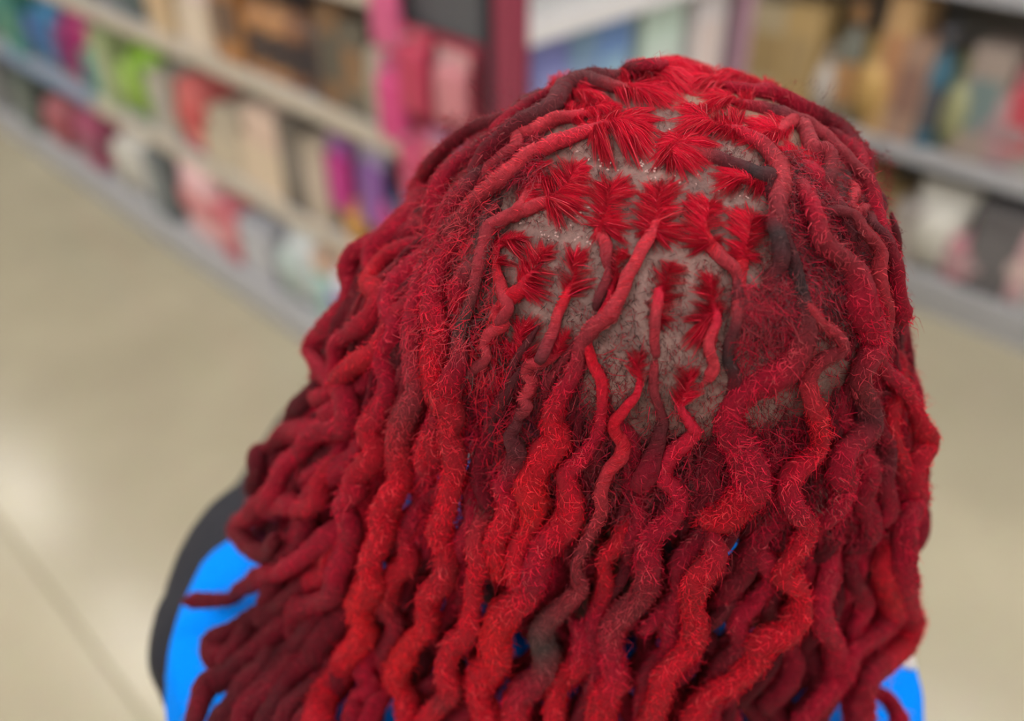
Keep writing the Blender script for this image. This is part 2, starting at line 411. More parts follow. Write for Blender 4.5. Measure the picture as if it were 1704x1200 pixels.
# end stand: boxes facing the cross aisle, packets hanging on its side panel
END = [(925, 'box', .13, .36, (128, 134, 206), (150, 156, 216), 'periwinkle carton on the end stand'),
       (975, 'box', .11, .36, (126, 160, 196), (140, 170, 206), 'steel blue carton on the end stand'),
       (1030, 'box', .12, .35, (112, 150, 212), (150, 190, 220), 'sky blue carton on the end stand'),
       (1110, 'box', .16, .34, (206, 230, 216), (214, 232, 222), 'pale mint carton on the end stand'),
       (1190, 'box', .14, .35, (230, 222, 224), (232, 214, 208), 'white carton with faint blush label on the end stand'),
       (1250, 'box', .09, .34, (214, 200, 206), (190, 160, 176), 'slim lilac white carton at the outer end of the stand')]
for (u, kind, w_, h_, c1, c2, lab) in END:
    z = ES_T[2]; d = d_at(u, z+h_*.8, ES1-.03)
    goods(kind, store(ES1-.03-.10, d, z), RZ+math.pi/2, w_, .18, h_, c1, c2, lab, 'cartons on the end stand')
SIDE = [(628, 1.15, .10, .17, (222, 90, 140), (226, 150, 170), 'hot pink packet hung highest on the red side panel'),
        (645, .93, .10, .20, (224, 60, 130), (220, 80, 140), 'fuchsia packet under the hot pink one'),
        (690, 1.02, .10, .19, (196, 50, 84), (206, 70, 96), 'crimson packet in the middle of the side panel'),
        (752, 1.03, .10, .16, (216, 130, 140), (222, 160, 164), 'pale rose packet near the dark post'),
        (740, .82, .11, .18, (214, 110, 110), (190, 120, 160), 'salmon packet hung below the pale rose one'),
        (690, .80, .10, .18, (206, 70, 110), (220, 90, 130), 'raspberry packet low on the side panel')]
for (u, h0, w_, h_, c1, c2, lab) in SIDE:
    s = s_at(u, h0+h_/2, LD-.03)
    goods('hang', store(max(ES0+w_/2, min(s, ES1-.14)), LD-.022, h0), RZ, w_, .045, h_, c1, c2, lab, 'packets on the end stand side')
goods('box', store(s_at(690, 1.36, LD+.03), LD-.012, 1.30), RZ, .13, .02, .14, (84, 120, 206), (110, 150, 220), 'small blue sign board above the red side panel', 'packets on the end stand side')

# ------------------------------------------------------------------ person: body, clothes
HC = np.array([.0537, .296, 1.602])            # middle of the head
PB = np.array([.018, .300])                    # middle of the shoulders, on the floor plan
YB, YH = math.radians(2), math.radians(22)     # turn of the shoulders and of the head to the right
def bp(l, f, z):                                # left / forward / up in the body's own axes
    return Vector((PB[0]-l*math.cos(YB)+f*math.sin(YB), PB[1]+l*math.sin(YB)+f*math.cos(YB), z+(.06*l if z > 1.0 else 0)))   # left shoulder a little higher
def hp(l, f, dz):
    return Vector((HC[0]-l*math.cos(YH)+f*math.sin(YH), HC[1]+l*math.sin(YH)+f*math.cos(YH), HC[2]+dz))
PERSON = Vector((PB[0], PB[1], 0))
person = empty('person', PERSON)
tag(person, 'person with long red dreadlocks seen from behind, blue vest over black sleeves', 'person')
INV = Matrix.Translation(-PERSON)

def caps(bm, p0, p1, r0, r1):
    p0, p1 = Vector(p0), Vector(p1); d = p1-p0
    n = max(2, int(d.length/(min(r0, r1)*.35))+1)
    n = min(n, 40)
    for k in range(n):
        f = k/(n-1); r = r0+(r1-r0)*f
        bmesh.ops.create_icosphere(bm, subdivisions=2, radius=r, matrix=Matrix.Translation(p0+d*f))
def ell(bm, c, rx, ry, rz, yaw=0.0, pitch=0.0):
    M = Matrix.Translation(c) @ Matrix.Rotation(-yaw, 4, 'Z') @ Matrix.Rotation(pitch, 4, 'X') @ Matrix.Diagonal((rx, ry, rz, 1))
    bmesh.ops.create_uvsphere(bm, u_segments=24, v_segments=16, radius=1.0, matrix=M)
def loft(bm, rings, fr, power=2.4, n=40, yaw=YB):
    rr = []
    for (z, rl, rf, f0) in rings:
        ring = []
        for i in range(n):
            a = 2*math.pi*i/n; ca, sa = math.cos(a), math.sin(a)
            ring.append(bm.verts.new(fr(rl*math.copysign(abs(ca)**(2/power), ca), f0+rf*math.copysign(abs(sa)**(2/power), sa), z)))
        rr.append(ring)
    for a, b in zip(rr[:-1], rr[1:]):
        for i in range(n): bm.faces.new((a[i], a[(i+1) % n], b[(i+1) % n], b[i]))
    bm.faces.new(rr[0][::-1]); bm.faces.new(rr[-1])
    bmesh.ops.recalc_face_normals(bm, faces=bm.faces)
def blob(name, bm, m, voxel, parent=person, smooth=4, wrinkle=0.0):
    """fuse overlapping shells into one continuous skin"""
    me = bpy.data.meshes.new(name); bm.to_mesh(me); bm.free()
    tmp = bpy.data.objects.new(name+'_tmp', me); col.objects.link(tmp)
    r = tmp.modifiers.new('r', 'REMESH'); r.mode = 'VOXEL'; r.voxel_size = voxel
    s = tmp.modifiers.new('s', 'SMOOTH'); s.iterations = smooth; s.factor = .5
    if wrinkle:
        tx = bpy.data.textures.new(name+'_folds', 'CLOUDS'); tx.noise_scale = .05
        d = tmp.modifiers.new('d', 'DISPLACE'); d.texture = tx; d.strength = wrinkle; d.mid_level = .5
    dg = bpy.context.evaluated_depsgraph_get(); dg.update()
    out = bpy.data.meshes.new_from_object(tmp.evaluated_get(dg)); out.name = name
    bpy.data.objects.remove(tmp); bpy.data.meshes.remove(me)
    out.materials.clear(); out.materials.append(m)
    out.polygons.foreach_set('use_smooth', [True]*len(out.polygons))
    out.transform(INV)
    o = bpy.data.objects.new(name, out); link(o, parent); return o

SKIN = mat('skin_brown', (142, 104, 88), .55, .35, .06, 60)
bm = bmesh.new()
ell(bm, Vector(HC)+Vector((0, 0, -.002)), .082, .085, .068, YH)
ell(bm, hp(0, .022, -.045), .060, .070, .072, YH)                    # face
ell(bm, hp(0, .045, -.100), .040, .045, .030, YH)                    # jaw and chin
ell(bm, hp(0, .096, -.048), .010, .016, .022, YH)                    # nose
ell(bm, hp(0, .084, -.080), .022, .010, .006, YH); ell(bm, hp(0, .082, -.089), .020, .010, .007, YH)   # lips
for s in (-1, 1):
    ell(bm, hp(s*.030, .079, -.022), .014, .010, .006, YH)           # brow and lid
    ell(bm, hp(s*.080, .004, -.045), .010, .016, .030, YH)           # ear
caps(bm, hp(0, -.012, -.07), bp(0, -.005, 1.40), .050, .056)         # neck
loft(bm, [(.86, .145, .10, 0), (1.0, .13, .09, 0), (1.10, .122, .085, 0), (1.25, .145, .095, 0), (1.34, .155, .09, 0), (1.385, .15, .075, 0), (1.415, .09, .055, 0)], bp, 2.2)
ELB, WRI = {}, {}
for s in (-1, 1):
    sh = bp(s*.148, 0, 1.355); el = bp(s*.172, .225, 1.285); wr = bp(s*.060, .42, 1.20)
    caps(bm, sh, el, .042, .036); caps(bm, el, wr, .036, .024)
    pal = wr+(bp(s*.040, .49, 1.20)-wr)*.9; caps(bm, wr, pal, .024, .026)
    ax = (pal-wr).normalized(); side = Vector((0, 0, 1)).cross(ax).normalized()
    fw = ax.cross(side).normalized()
    for k, (o_, L) in enumerate(((-.021, .062), (-.007, .070), (.007, .066), (.020, .052))):
        a0 = pal+fw*o_; a1 = a0+ax*L*.5+side*(-s*.006); a2 = a1+ax*L*.42+side*(-s*.018)
        caps(bm, a0, a1, .0085, .008); caps(bm, a1, a2, .008, .0065)
    t0 = wr+ax*.02-fw*.018; t1 = t0+ax*.03-fw*.028; caps(bm, t0, t1, .011, .009); caps(bm, t1, t1+ax*.03-fw*.004, .009, .007)
    hipj = bp(s*.085, 0, .87); kn = bp(s*.09, .02, .48); an = bp(s*.095, -.005, .09)
    caps(bm, hipj, kn, .082, .055); caps(bm, kn, an, .054, .036)
    caps(bm, an, bp(s*.10, .10, .035), .036, .030)
blob('body', bm, SKIN, .005)
for s in (-1, 1):
    bm = bmesh.new(); ell(bm, hp(s*.030, .080, -.032)-Vector(PERSON), .010, .009, .009)
    eye = from_bm('eye', bm, mat('eye_white', (232, 228, 222), .2), person, True)
    bm = bmesh.new(); ell(bm, hp(s*.030, .0872, -.032)-Vector(PERSON), .0045, .0025, .0045)
    from_bm('iris', bm, mat('iris_dark', (46, 30, 24), .2), eye, True)

BLACK = mat('black_knit', (44, 44, 50), .85, .2, .15, 300, bump=.25)
BLUE = mat('blue_vest_cloth', (0, 136, 255), .85, .05, .05, 200, bump=.1)
bm = bmesh.new()
loft(bm, [(.93, .150, .105, 0), (1.10, .138, .10, 0), (1.25, .158, .108, 0), (1.34, .168, .105, 0), (1.385, .165, .085, 0), (1.42, .115, .065, 0), (1.445, .075, .055, 0)], bp, 2.3)
for s in (-1, 1):
    o_ = 0 if s > 0 else .012; sh = bp(s*(.158-o_), 0, 1.352-o_*.5); el = bp(s*(.172-o_*.5), .225, 1.285); wr = bp(s*.066, .41, 1.204)
    caps(bm, sh, el, .056, .047); caps(bm, el, wr, .047, .036)
    ell(bm, bp(s*(.152-o_), .03, 1.358-o_*.6), .060, .08, .054, YB)
blob('knit_top', bm, BLACK, .005, wrinkle=.006)
bm = bmesh.new()
loft(bm, [(.90, .162, .118, 0), (1.10, .150, .112, 0), (1.25, .168, .120, -.002), (1.33, .184, .118, -.006), (1.372, .190, .112, -.012), (1.404, .180, .098, -.016), (1.426, .140, .076, -.012), (1.446, .085, .062, -.004)], bp, 2.6)
vest = blob('vest', bm, BLUE, .005, wrinkle=.004)
# white strap lying over the right shoulder
bm = bmesh.new(); prof = []
for k in range(15):
    a = math.pi*(.42+.45*k/14)
    c_ = (-.085*math.cos(a)-.012, 1.335+.072*math.sin(a)**.7)
    prof.append([bm.verts.new(bp(-.145-.030*w_, c_[0], c_[1]+.012-.008*w_)-PERSON) for w_ in (0, .5, 1)])
for a, b_ in zip(prof[:-1], prof[1:]):
    for i in range(2): bm.faces.new((a[i], a[i+1], b_[i+1], b_[i]))
nb = from_bm('shoulder_strap', bm, mat('white_webbing', (238, 236, 236), .7), person, True)
nb['label'] = 'white strap over the right shoulder'
sol = nb.modifiers.new('th', 'SOLIDIFY'); sol.thickness = .003; sol.offset = 0
TRO = mat('trousers_charcoal', (48, 50, 56), .85, .2, .1, 200)
bm = bmesh.new()
loft(bm, [(.80, .155, .115, 0), (.90, .156, .112, 0), (.96, .146, .103, 0)], bp, 2.2)
for s in (-1, 1):
    hipj = bp(s*.085, 0, .85); kn = bp(s*.09, .02, .48); an = bp(s*.095, -.005, .10)
    caps(bm, hipj, kn, .090, .066); caps(bm, kn, an, .066, .052)
blob('trousers', bm, TRO, .007)
for s in (-1, 1):
    bm = bmesh.new()
    for k in range(8):
        f = -.05+.2*k/7
        r = .040+.008*math.sin(k/7*math.pi); ell(bm, bp(s*(.095+.005*k/7), f, .046-.010*k/7), r, .04, .044-.012*k/7, YB)
    sho = blob('shoe', bm, mat('shoe_black', (30, 30, 32), .4), .005)
    bm = bmesh.new(); loft(bm, [(.0, .046, .125, .05), (.018, .048, .128, .05)], lambda l, f, z: bp(s*.098+l, f, z)-PERSON, 3.0)
    from_bm('sole', bm, mat('sole_white', (220, 220, 216), .6), sho)

# ------------------------------------------------------------------ hair surface
CAPA, CAPB, CAPC = .0886, .092, .0692
TH = np.array([-.40, -.25, -.164, -.098, -.041, -.012, 0, .025])
TL = np.array([.205, .200, .185, .164, .131, .118, .111, .0850])
TR = np.array([.150, .135, .127, .127, .109, .096, .092, .0832])
TB = np.array([.150, .135, .118, .106, .097, .090, .0895, .0866])
def lean(d):
    d = d.copy(); d[..., 0] = d[..., 0]+.006*np.clip(d[..., 2]/.07, 0, 1)**1.5; return d
def env(P, off):
    """<0 inside the outer surface of the hair, shrunk by off"""
    d = lean(P-HC); h = d[..., 2]
    cap = np.sqrt(np.clip(1-(h/CAPC)**2, 1e-6, 1))
    hi = h > .025
    hl = np.minimum(h, .025)
    side = d[..., 0] < 0
    A = np.where(side, np.interp(hl, TH, TL), np.interp(hl, TH, TR)); B = np.interp(hl, TH, TB)
    k = cap/math.sqrt(1-(.025/CAPC)**2)
    A = np.where(hi, A*k, A)-off; B = np.where(hi, B*k, B)-off
    return (d[..., 0]/np.maximum(A, .004))**2+(d[..., 1]/np.maximum(B, .004))**2-1
def scalp(P, off):
    d = lean(P-HC)
    return (d[..., 0]/(.0846-off))**2+(d[..., 1]/(.088-off))**2+(d[..., 2]/(.0655-off))**2-1
TS = np.linspace(.16, .62, 700)
def torso(P):
    """True inside the clothed shoulders, with a little clearance"""
    dx, dy = P[..., 0]-PB[0], P[..., 1]-PB[1]
    l, f = -dx*math.cos(YB)+dy*math.sin(YB), dx*math.sin(YB)+dy*math.cos(YB)
    zt = np.interp(np.abs(l), [.085, .14, .18, .19, .21], [1.446, 1.427, 1.405, 1.372, 1.30])+.06*l
    return (P[..., 2] < zt+.009) & (np.abs(l) < .21) & (f > -.135) & (f < .12)
VZ = np.array([.90, 1.10, 1.25, 1.33, 1.372, 1.404, 1.426, 1.446, 1.47])
VL = np.array([.162, .150, .168, .184, .190, .180, .140, .085, .03])+.011
VF = np.array([.118, .112, .120, .118, .112, .098, .076, .062, .03])+.011
VO = np.array([0, 0, -.002, -.006, -.012, -.016, -.012, -.004, 0])
def clear_vest(P):
    """slide points that would sink into the clothed torso out to its surface"""
    P = P.copy(); dx, dy = P[:, 0]-PB[0], P[:, 1]-PB[1]
    l, f = -dx*math.cos(YB)+dy*math.sin(YB), dx*math.sin(YB)+dy*math.cos(YB)
    z = P[:, 2]-.06*l; f0 = np.interp(z, VZ, VO)
    v = (np.abs(l)/np.interp(z, VZ, VL))**2.6+(np.abs(f-f0)/np.interp(z, VZ, VF))**2.6
    k = np.where((v < 1) & (z < 1.46), np.maximum(v, .05)**(-1/2.6), 1.0)
    l, f = l*k, f0+(f-f0)*k
    P[:, 0] = PB[0]-l*math.cos(YB)+f*math.sin(YB); P[:, 1] = PB[1]+l*math.sin(YB)+f*math.cos(YB)
    out = (k > 1.0) & ((np.abs(l) > .10) | (f > -.03))     # at the sides the locs end on the shoulder
    return P[:max(6, int(out.argmax()))] if out.any() else P
def hit(uv, off=0.0, fn=env):
    """points of the hair surface (or scalp) that photo pixels look at; returns points and depths"""
    uv = np.atleast_2d(np.asarray(uv, float)); R = ray(uv[:, 0], uv[:, 1])
    off = np.broadcast_to(np.asarray(off, float), (len(uv),))
    P = CAM+TS[None, :, None]*R[:, None, :]
    F = fn(P, off[:, None])
    ins = F <= 0
    first = np.where(ins.any(1), ins.argmax(1), F.argmin(1))
    t = TS[first]
    # refine inside the step
    i0 = np.maximum(first-1, 0); rows = np.arange(len(uv))
    f0, f1 = F[rows, i0], F[rows, first]
    ok = ins.any(1) & (f0 > 0)
    t = np.where(ok, TS[i0]+(TS[first]-TS[i0])*f0/np.maximum(f0-f1, 1e-9), t)
    if fn is env:
        tb = torso(P); t = np.where(tb.any(1), np.minimum(t, TS[tb.argmax(1)]), t)
    return CAM+t[:, None]*R, t
def normal_at(P, fn=env, off=0.0):
    e = 1e-4; g = np.stack([fn(P+np.eye(3)[k]*e, off)-fn(P-np.eye(3)[k]*e, off) for k in range(3)], -1)
    return g/np.maximum(np.linalg.norm(g, axis=-1, keepdims=True), 1e-9)

def catmull(P, step):
    P = np.asarray(P, float)
    if len(P) < 3:
        n = max(4, int(np.linalg.norm(P[-1]-P[0])/step)); f = np.linspace(0, 1, n)[:, None]; return P[0]+(P[-1]-P[0])*f
    Q = np.vstack([2*P[0]-P[1], P, 2*P[-1]-P[-2]]); out = []
    for i in range(1, len(Q)-2):
        p0, p1, p2, p3 = Q[i-1:i+3]; n = max(2, int(np.linalg.norm((p2-p1)[:3])/step))
        t = np.linspace(0, 1, n, endpoint=False)[:, None]
        out.append(.5*((2*p1)+(-p0+p2)*t+(2*p0-5*p1+4*p2-p3)*t**2+(-p0+3*p1-3*p2+p3)*t**3))
    out.append(P[-1:]); return np.vstack(out)
def noise1(n, every, r=rng):
    k = max(2, int(n/max(every, 1))+2); v = r.uniform(-1, 1, k)
    x = np.linspace(0, k-1, n); i = np.minimum(x.astype(int), k-2); f = x-i; f = f*f*(3-2*f)
    return v[i]*(1-f)+v[i+1]*f

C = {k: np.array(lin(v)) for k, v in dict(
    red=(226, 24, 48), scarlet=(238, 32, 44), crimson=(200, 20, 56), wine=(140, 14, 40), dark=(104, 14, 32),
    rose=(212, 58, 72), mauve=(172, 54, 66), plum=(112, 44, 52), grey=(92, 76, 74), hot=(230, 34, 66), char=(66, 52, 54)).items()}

def hair_material():
    m = bpy.data.materials.new('dyed_hair'); m.use_nodes = True
    nt = m.node_tree; b = nt.nodes['Principled BSDF']
    at = nt.nodes.new('ShaderNodeAttribute'); at.attribute_name = 'dye'
    tc = nt.nodes.new('ShaderNodeTexCoord')
    n = nt.nodes.new('ShaderNodeTexNoise'); n.inputs['Scale'].default_value = 900; n.inputs['Detail'].default_value = 5; n.inputs['Roughness'].default_value = .7
    nt.links.new(tc.outputs['Object'], n.inputs['Vector'])
    mp = nt.nodes.new('ShaderNodeMapRange'); mp.inputs[1].default_value = .3; mp.inputs[2].default_value = .7; mp.inputs[3].default_value = .62; mp.inputs[4].default_value = 1.2
    nt.links.new(n.outputs['Fac'], mp.inputs[0])
    mx = nt.nodes.new('ShaderNodeMix'); mx.data_type = 'RGBA'; mx.blend_type = 'MULTIPLY'; mx.inputs[0].default_value = 1
    nt.links.new(at.outputs['Color'], mx.inputs[6]); nt.links.new(mp.outputs[0], mx.inputs[7])
    nt.links.new(mx.outputs[2], b.inputs['Base Color'])
    bu = nt.nodes.new('ShaderNodeBump'); bu.inputs['Strength'].default_value = .8; bu.inputs['Distance'].default_value = .0012
    nt.links.new(n.outputs['Fac'], bu.inputs['Height']); nt.links.new(bu.outputs['Normal'], b.inputs['Normal'])
    b.inputs['Roughness'].default_value = .62; b.inputs['Specular IOR Level'].default_value = .12
    b.inputs['Sheen Weight'].default_value = .05; b.inputs['Sheen Roughness'].default_value = .5
    b.inputs['Sheen Tint'].default_value = (1, .55, .55, 1)
    return m
HAIR = hair_material()
def strand_material():
    m = bpy.data.materials.new('dyed_strands'); m.use_nodes = True
    nt = m.node_tree; b = nt.nodes['Principled BSDF']; out = nt.nodes['Material Output']
    at = nt.nodes.new('ShaderNodeAttribute'); at.attribute_name = 'dye'
    nt.links.new(at.outputs['Color'], b.inputs['Base Color'])
    b.inputs['Roughness'].default_value = .5; b.inputs['Specular IOR Level'].default_value = .25
    tr = nt.nodes.new('ShaderNodeBsdfTranslucent'); nt.links.new(at.outputs['Color'], tr.inputs['Color'])
    ms = nt.nodes.new('ShaderNodeMixShader'); ms.inputs[0].default_value = .35
    nt.links.new(b.outputs[0], ms.inputs[1]); nt.links.new(tr.outputs[0], ms.inputs[2]); nt.links.new(ms.outputs[0], out.inputs['Surface'])
    return m
STRAND = strand_material()

class Geo:
    def __init__(s): s.v, s.c, s.q, s.t, s.n, s.qi, s.ti = [], [], [], [], 0, [], []
    def add(s, V, Cc, Q=None, T=None, mi=0):
        s.v.append(V); s.c.append(Cc)
        if Q is not None: s.q.append(Q+s.n); s.qi.append(np.full(len(Q), mi))
        if T is not None: s.t.append(T+s.n); s.ti.append(np.full(len(T), mi))
        s.n += len(V)
    def obj(s, name, parent, m):
        V = np.vstack(s.v)-np.array(PERSON); Cc = np.vstack(s.c)
        Q = np.vstack(s.q) if s.q else np.zeros((0, 4), int); T = np.vstack(s.t) if s.t else np.zeros((0, 3), int)
        me = bpy.data.meshes.new(name)
        me.vertices.add(len(V)); me.vertices.foreach_set('co', V.astype(np.float32).ravel())
        nl = Q.size+T.size; me.loops.add(nl); me.loops.foreach_set('vertex_index', np.concatenate([Q.ravel(), T.ravel()]).astype(np.int32))
        np_ = len(Q)+len(T); me.polygons.add(np_)
        st = np.concatenate([np.arange(len(Q))*4, len(Q)*4+np.arange(len(T))*3]).astype(np.int32)
        me.polygons.foreach_set('loop_start', st)
        me.polygons.foreach_set('use_smooth', np.ones(np_, bool))
        me.polygons.foreach_set('material_index', np.concatenate(s.qi+s.ti).astype(np.int32))
        a = me.attributes.new('dye', 'FLOAT_COLOR', 'POINT')
        a.data.foreach_set('color', np.hstack([Cc, np.ones((len(Cc), 1))]).astype(np.float32).ravel())
        me.materials.append(m); me.materials.append(STRAND)
        me.update(calc_edges=True)
        o = bpy.data.objects.new(name, me); link(o, parent); return o

def frames(P):
    T = np.gradient(P, axis=0); T /= np.maximum(np.linalg.norm(T, axis=1, keepdims=True), 1e-9)
    N = np.zeros_like(P); n = np.cross(T[0], [0.3, .9, .2]); n /= np.linalg.norm(n)
    for i in range(len(P)):
        n = n-T[i]*np.dot(n, T[i]); n /= max(np.linalg.norm(n), 1e-9); N[i] = n
    return T, N, np.cross(T, N)

def ribbons(g, p0, p1, p2, wdt, wdir, cols):
    """thin tapering hairs through three points each"""
    n = len(p0)
    s = wdir*wdt[:, None]*.5
    V = np.stack([p0-s, p0+s, p1-s*.85, p1+s*.85, p2], 1).reshape(-1, 3)
    b = np.arange(n)[:, None]*5
    g.add(V, np.repeat(cols, 5, axis=0), np.hstack([b, b+1, b+3, b+2]), np.hstack([b+2, b+3, b+4]), 1)
def unit(a): return a/np.maximum(np.linalg.norm(a, axis=-1, keepdims=True), 1e-9)

def loc_mesh(g, P, R, colr, fuzz=40., wrap=0.0, sides=11, flyaway=.13, lump=.13):
    """one dreadlock: lumpy felted tube plus the loose hairs on it"""
    n = len(P); T, N, B = frames(P); wr_ = np.clip(np.broadcast_to(np.asarray(wrap, float).ravel(), (n,)), 0, 1)
    seg = np.linalg.norm(np.diff(P, axis=0), axis=1); arc = np.concatenate([[0], np.cumsum(seg)])
    rad = R*(1+lump*noise1(n, 7)+lump*.5*noise1(n, 3))
    a = np.linspace(0, 2*np.pi, sides, endpoint=False)
    ph = arc[:, None]/.0022*1.6+a[None]*1.0
    rr = rad[:, None]*(1+wrap*.10*np.sin(ph)+rng.normal(0, .035, (n, sides))*(1-.6*np.minimum(wrap, 1)))
    ov = 1+.13*np.sin(2*a[None]+arc[:, None]*90+rng.uniform(0, 6))
    rr = rr*ov
    V = P[:, None]+rr[..., None]*(np.cos(a)[None, :, None]*N[:, None]+np.sin(a)[None, :, None]*B[:, None])
    shade = 1+.16*noise1(n, 10)[:, None]+rng.normal(0, .07, (n, sides))
    Cc = np.clip(colr[:, None]*shade[..., None]*(.48+.27*wr_[:, None, None]), 0, 1)  # tube colour darkened: painted shade in the pits between its hairs
    i = np.arange(n-1)[:, None]; j = np.arange(sides)[None]; k = (j+1) % sides
    Q = np.stack([i*sides+j, i*sides+k, (i+1)*sides+k, (i+1)*sides+j], -1).reshape(-1, 4)
    caps_ = []
    V2 = np.vstack([V.reshape(-1, 3), P[:1]-T[:1]*rad[0]*.4, P[-1:]+T[-1:]*rad[-1]*.9]); C2 = np.vstack([Cc.reshape(-1, 3), colr[:1], colr[-1:]])
    jj = np.arange(sides); kk = (jj+1) % sides
    Tt = np.vstack([np.stack([kk, jj, np.full(sides, n*sides)], -1), np.stack([(n-1)*sides+jj, (n-1)*sides+kk, np.full(sides, n*sides+1)], -1)])
    g.add(V2, C2, Q, Tt)
    area = (2*np.pi*rad[:-1]*seg*(1+1.2*wr_[:-1])).sum()*1e4
    m = int(area*fuzz)
    if m > 0:
        pr = rad[:-1]*seg
        ii = rng.choice(n-1, m, p=pr/pr.sum()); f = rng.random(m)[:, None]; th = rng.uniform(0, 2*np.pi, m)
        lerp = lambda X: X[ii]*(1-f)+X[ii+1]*f
        c0 = lerp(P); t0 = unit(lerp(T)); n0 = unit(lerp(N)); b0 = np.cross(t0, n0)
        jn = np.rint(th/(2*np.pi)*sides).astype(int) % sides
        rs = np.maximum(rr[ii, jn], rr[ii+1, jn])
        wz = wr_[ii]; wrapped = rng.random(m) < wz
        fl = (rng.random(m) < flyaway) & ~wrapped
        Ln = np.where(fl, rng.uniform(.004, .0105, m), rng.uniform(.0016, .0046, m))
        lift = np.where(fl, rng.uniform(.0006, .0030, m), np.where(wrapped, rng.uniform(.00005, .0002, m), rng.uniform(.0001, .0010, m)))
        al = np.where(wrapped, rng.normal(1.15, .12, m), rng.normal(0, 1.0, m)); curl = np.where(wrapped, rng.normal(0, .05, m), rng.normal(0, 1.1, m))
        def at(a_, s_, r_):
            return c0+t0*s_[:, None]+r_[:, None]*(np.cos(a_)[:, None]*n0+np.sin(a_)[:, None]*b0)
        s1 = Ln*.5*np.cos(al); q1 = Ln*.5*np.sin(al)
        s2 = s1+Ln*.5*np.cos(al+curl); q2 = q1+Ln*.5*np.sin(al+curl)
        p0 = at(th, 0*s1, rs*.97); p1 = at(th+q1/rs, s1, rs+lift); p2 = at(th+q2/rs, s2, rs+lift*np.where(fl, 1.5, .55))
        er = np.cos(th)[:, None]*n0+np.sin(th)[:, None]*b0
        cc = np.clip(lerp(colr)*rng.uniform(.6, 1.55, m)[:, None]+np.where(rng.random(m) < .14, .06, 0)[:, None]*np.array([1.8, .8, .7]), 0, 1)
        wd = np.where(fl, rng.uniform(.00013, .00020, m), rng.uniform(.00020, .00038, m))
        ribbons(g, p0, p1, p2, wd, unit(np.cross(p2-p0, er)+er*.001), cc)

def fan_mesh(g, axis_uv, sect, count, cols, lift=.0020, size=1.0):
    """the combed hair of one square parting, swept from the scalp into the start of its loc"""
    u0, v0, u1, v1 = sect; cu, cv = (u0+u1)/2, (v0+v1)/2
    A = catmull(np.array(axis_uv, float), 2.0)
    nc = max(26, int(((u1-u0)+(v1-v0))/2.4))
    # clumps: pointed ends near the edge of the parting, some further in
    a = np.linspace(0, 2*np.pi, nc, endpoint=False)+rng.normal(0, .12, nc); r = np.where(rng.random(nc) < .7, rng.uniform(.88, 1.34, nc), rng.uniform(.4, .9, nc))
    ca, sa = np.cos(a), np.sin(a)
    tip = np.stack([cu+(u1-u0)/2*r*np.sign(ca)*np.abs(ca)**.75, cv+(v1-v0)/2*r*np.sign(sa)*np.abs(sa)**.75], 1)
    D = np.linalg.norm(tip[:, None]-A[None], axis=2); k = D.argmin(1); dm = D[np.arange(nc), k]
    kc = np.clip(k+(dm*.42*.5+2), 0, len(A)-1)
    w_ = rng.integers(0, nc, count)
    along = np.clip(rng.random(count)**1.6, 0, 1)*.45
    kk = np.clip(kc[w_]+rng.normal(0, 3.0, count), 0, len(A)-1).astype(int)
    E = A[kk]+rng.normal(0, 1.2, (count, 2))
    S = tip[w_]*(1-along[:, None])+E*along[:, None]
    dv = E-tip[w_]; ln_px = np.linalg.norm(dv, axis=1, keepdims=True)+1e-6; pv = np.stack([-dv[:, 1], dv[:, 0]], 1)/ln_px
    spread = rng.normal(0, 1, count)[:, None]
    S = S+pv*spread*1.3
    Mu = S*.5+E*.5+pv*(spread*(1.7)+rng.normal(0, 1.0, count)[:, None])
    P0, _ = hit(S, -.0003, scalp); P2, _ = hit(E, -.0010, scalp); M, _ = hit(Mu, -.0006, scalp)
    N0 = normal_at(P0, scalp); N2 = normal_at(P2, scalp)
    P2 = P2+N2*rng.uniform(.2, 1.0, count)[:, None]*lift
    ln = np.linalg.norm(P2-P0, axis=1)[:, None]
    M = M+N0*(.0004+.13*ln)*rng.uniform(.3, 1.2, count)[:, None]
    M2 = M*.4+P2*.6+N2*.0005
    tint = np.where(rng.random(count) < .22, 1, 0)[:, None]*np.array([.10, .06, .05])
    c = np.clip(cols*rng.uniform(.6, 1.5, count)[:, None]*(.8+.4*rng.random(nc))[w_][:, None]+tint, 0, 1)
    W = unit(np.cross(P2-P0, N0)+N0*rng.normal(0, .15, count)[:, None])
    wd = rng.uniform(.00011, .00022, count)*size
    s = W*wd[:, None]*.5
    V = np.stack([P0-s*.25, P0+s*.25, M-s, M+s, M2-s, M2+s, P2-s*.6, P2+s*.6], 1).reshape(-1, 3)
    b = np.arange(count)[:, None]*8
    g.add(V, np.repeat(c, 8, axis=0), np.vstack([np.hstack([b+2*q, b+2*q+1, b+2*q+3, b+2*q+2]) for q in range(3)]), None, 1)

# ------------------------------------------------------------------ scalp with its partings
bm = bmesh.new(); bmesh.ops.create_uvsphere(bm, u_segments=72, v_segments=48, radius=1.0)
for v in bm.verts:
    v.co = Vector((v.co.x*.0846+HC[0]-.006*max(0, v.co.z*.0655/.07)**1.5, v.co.y*.088+HC[1], v.co.z*.0655+HC[2]))-PERSON
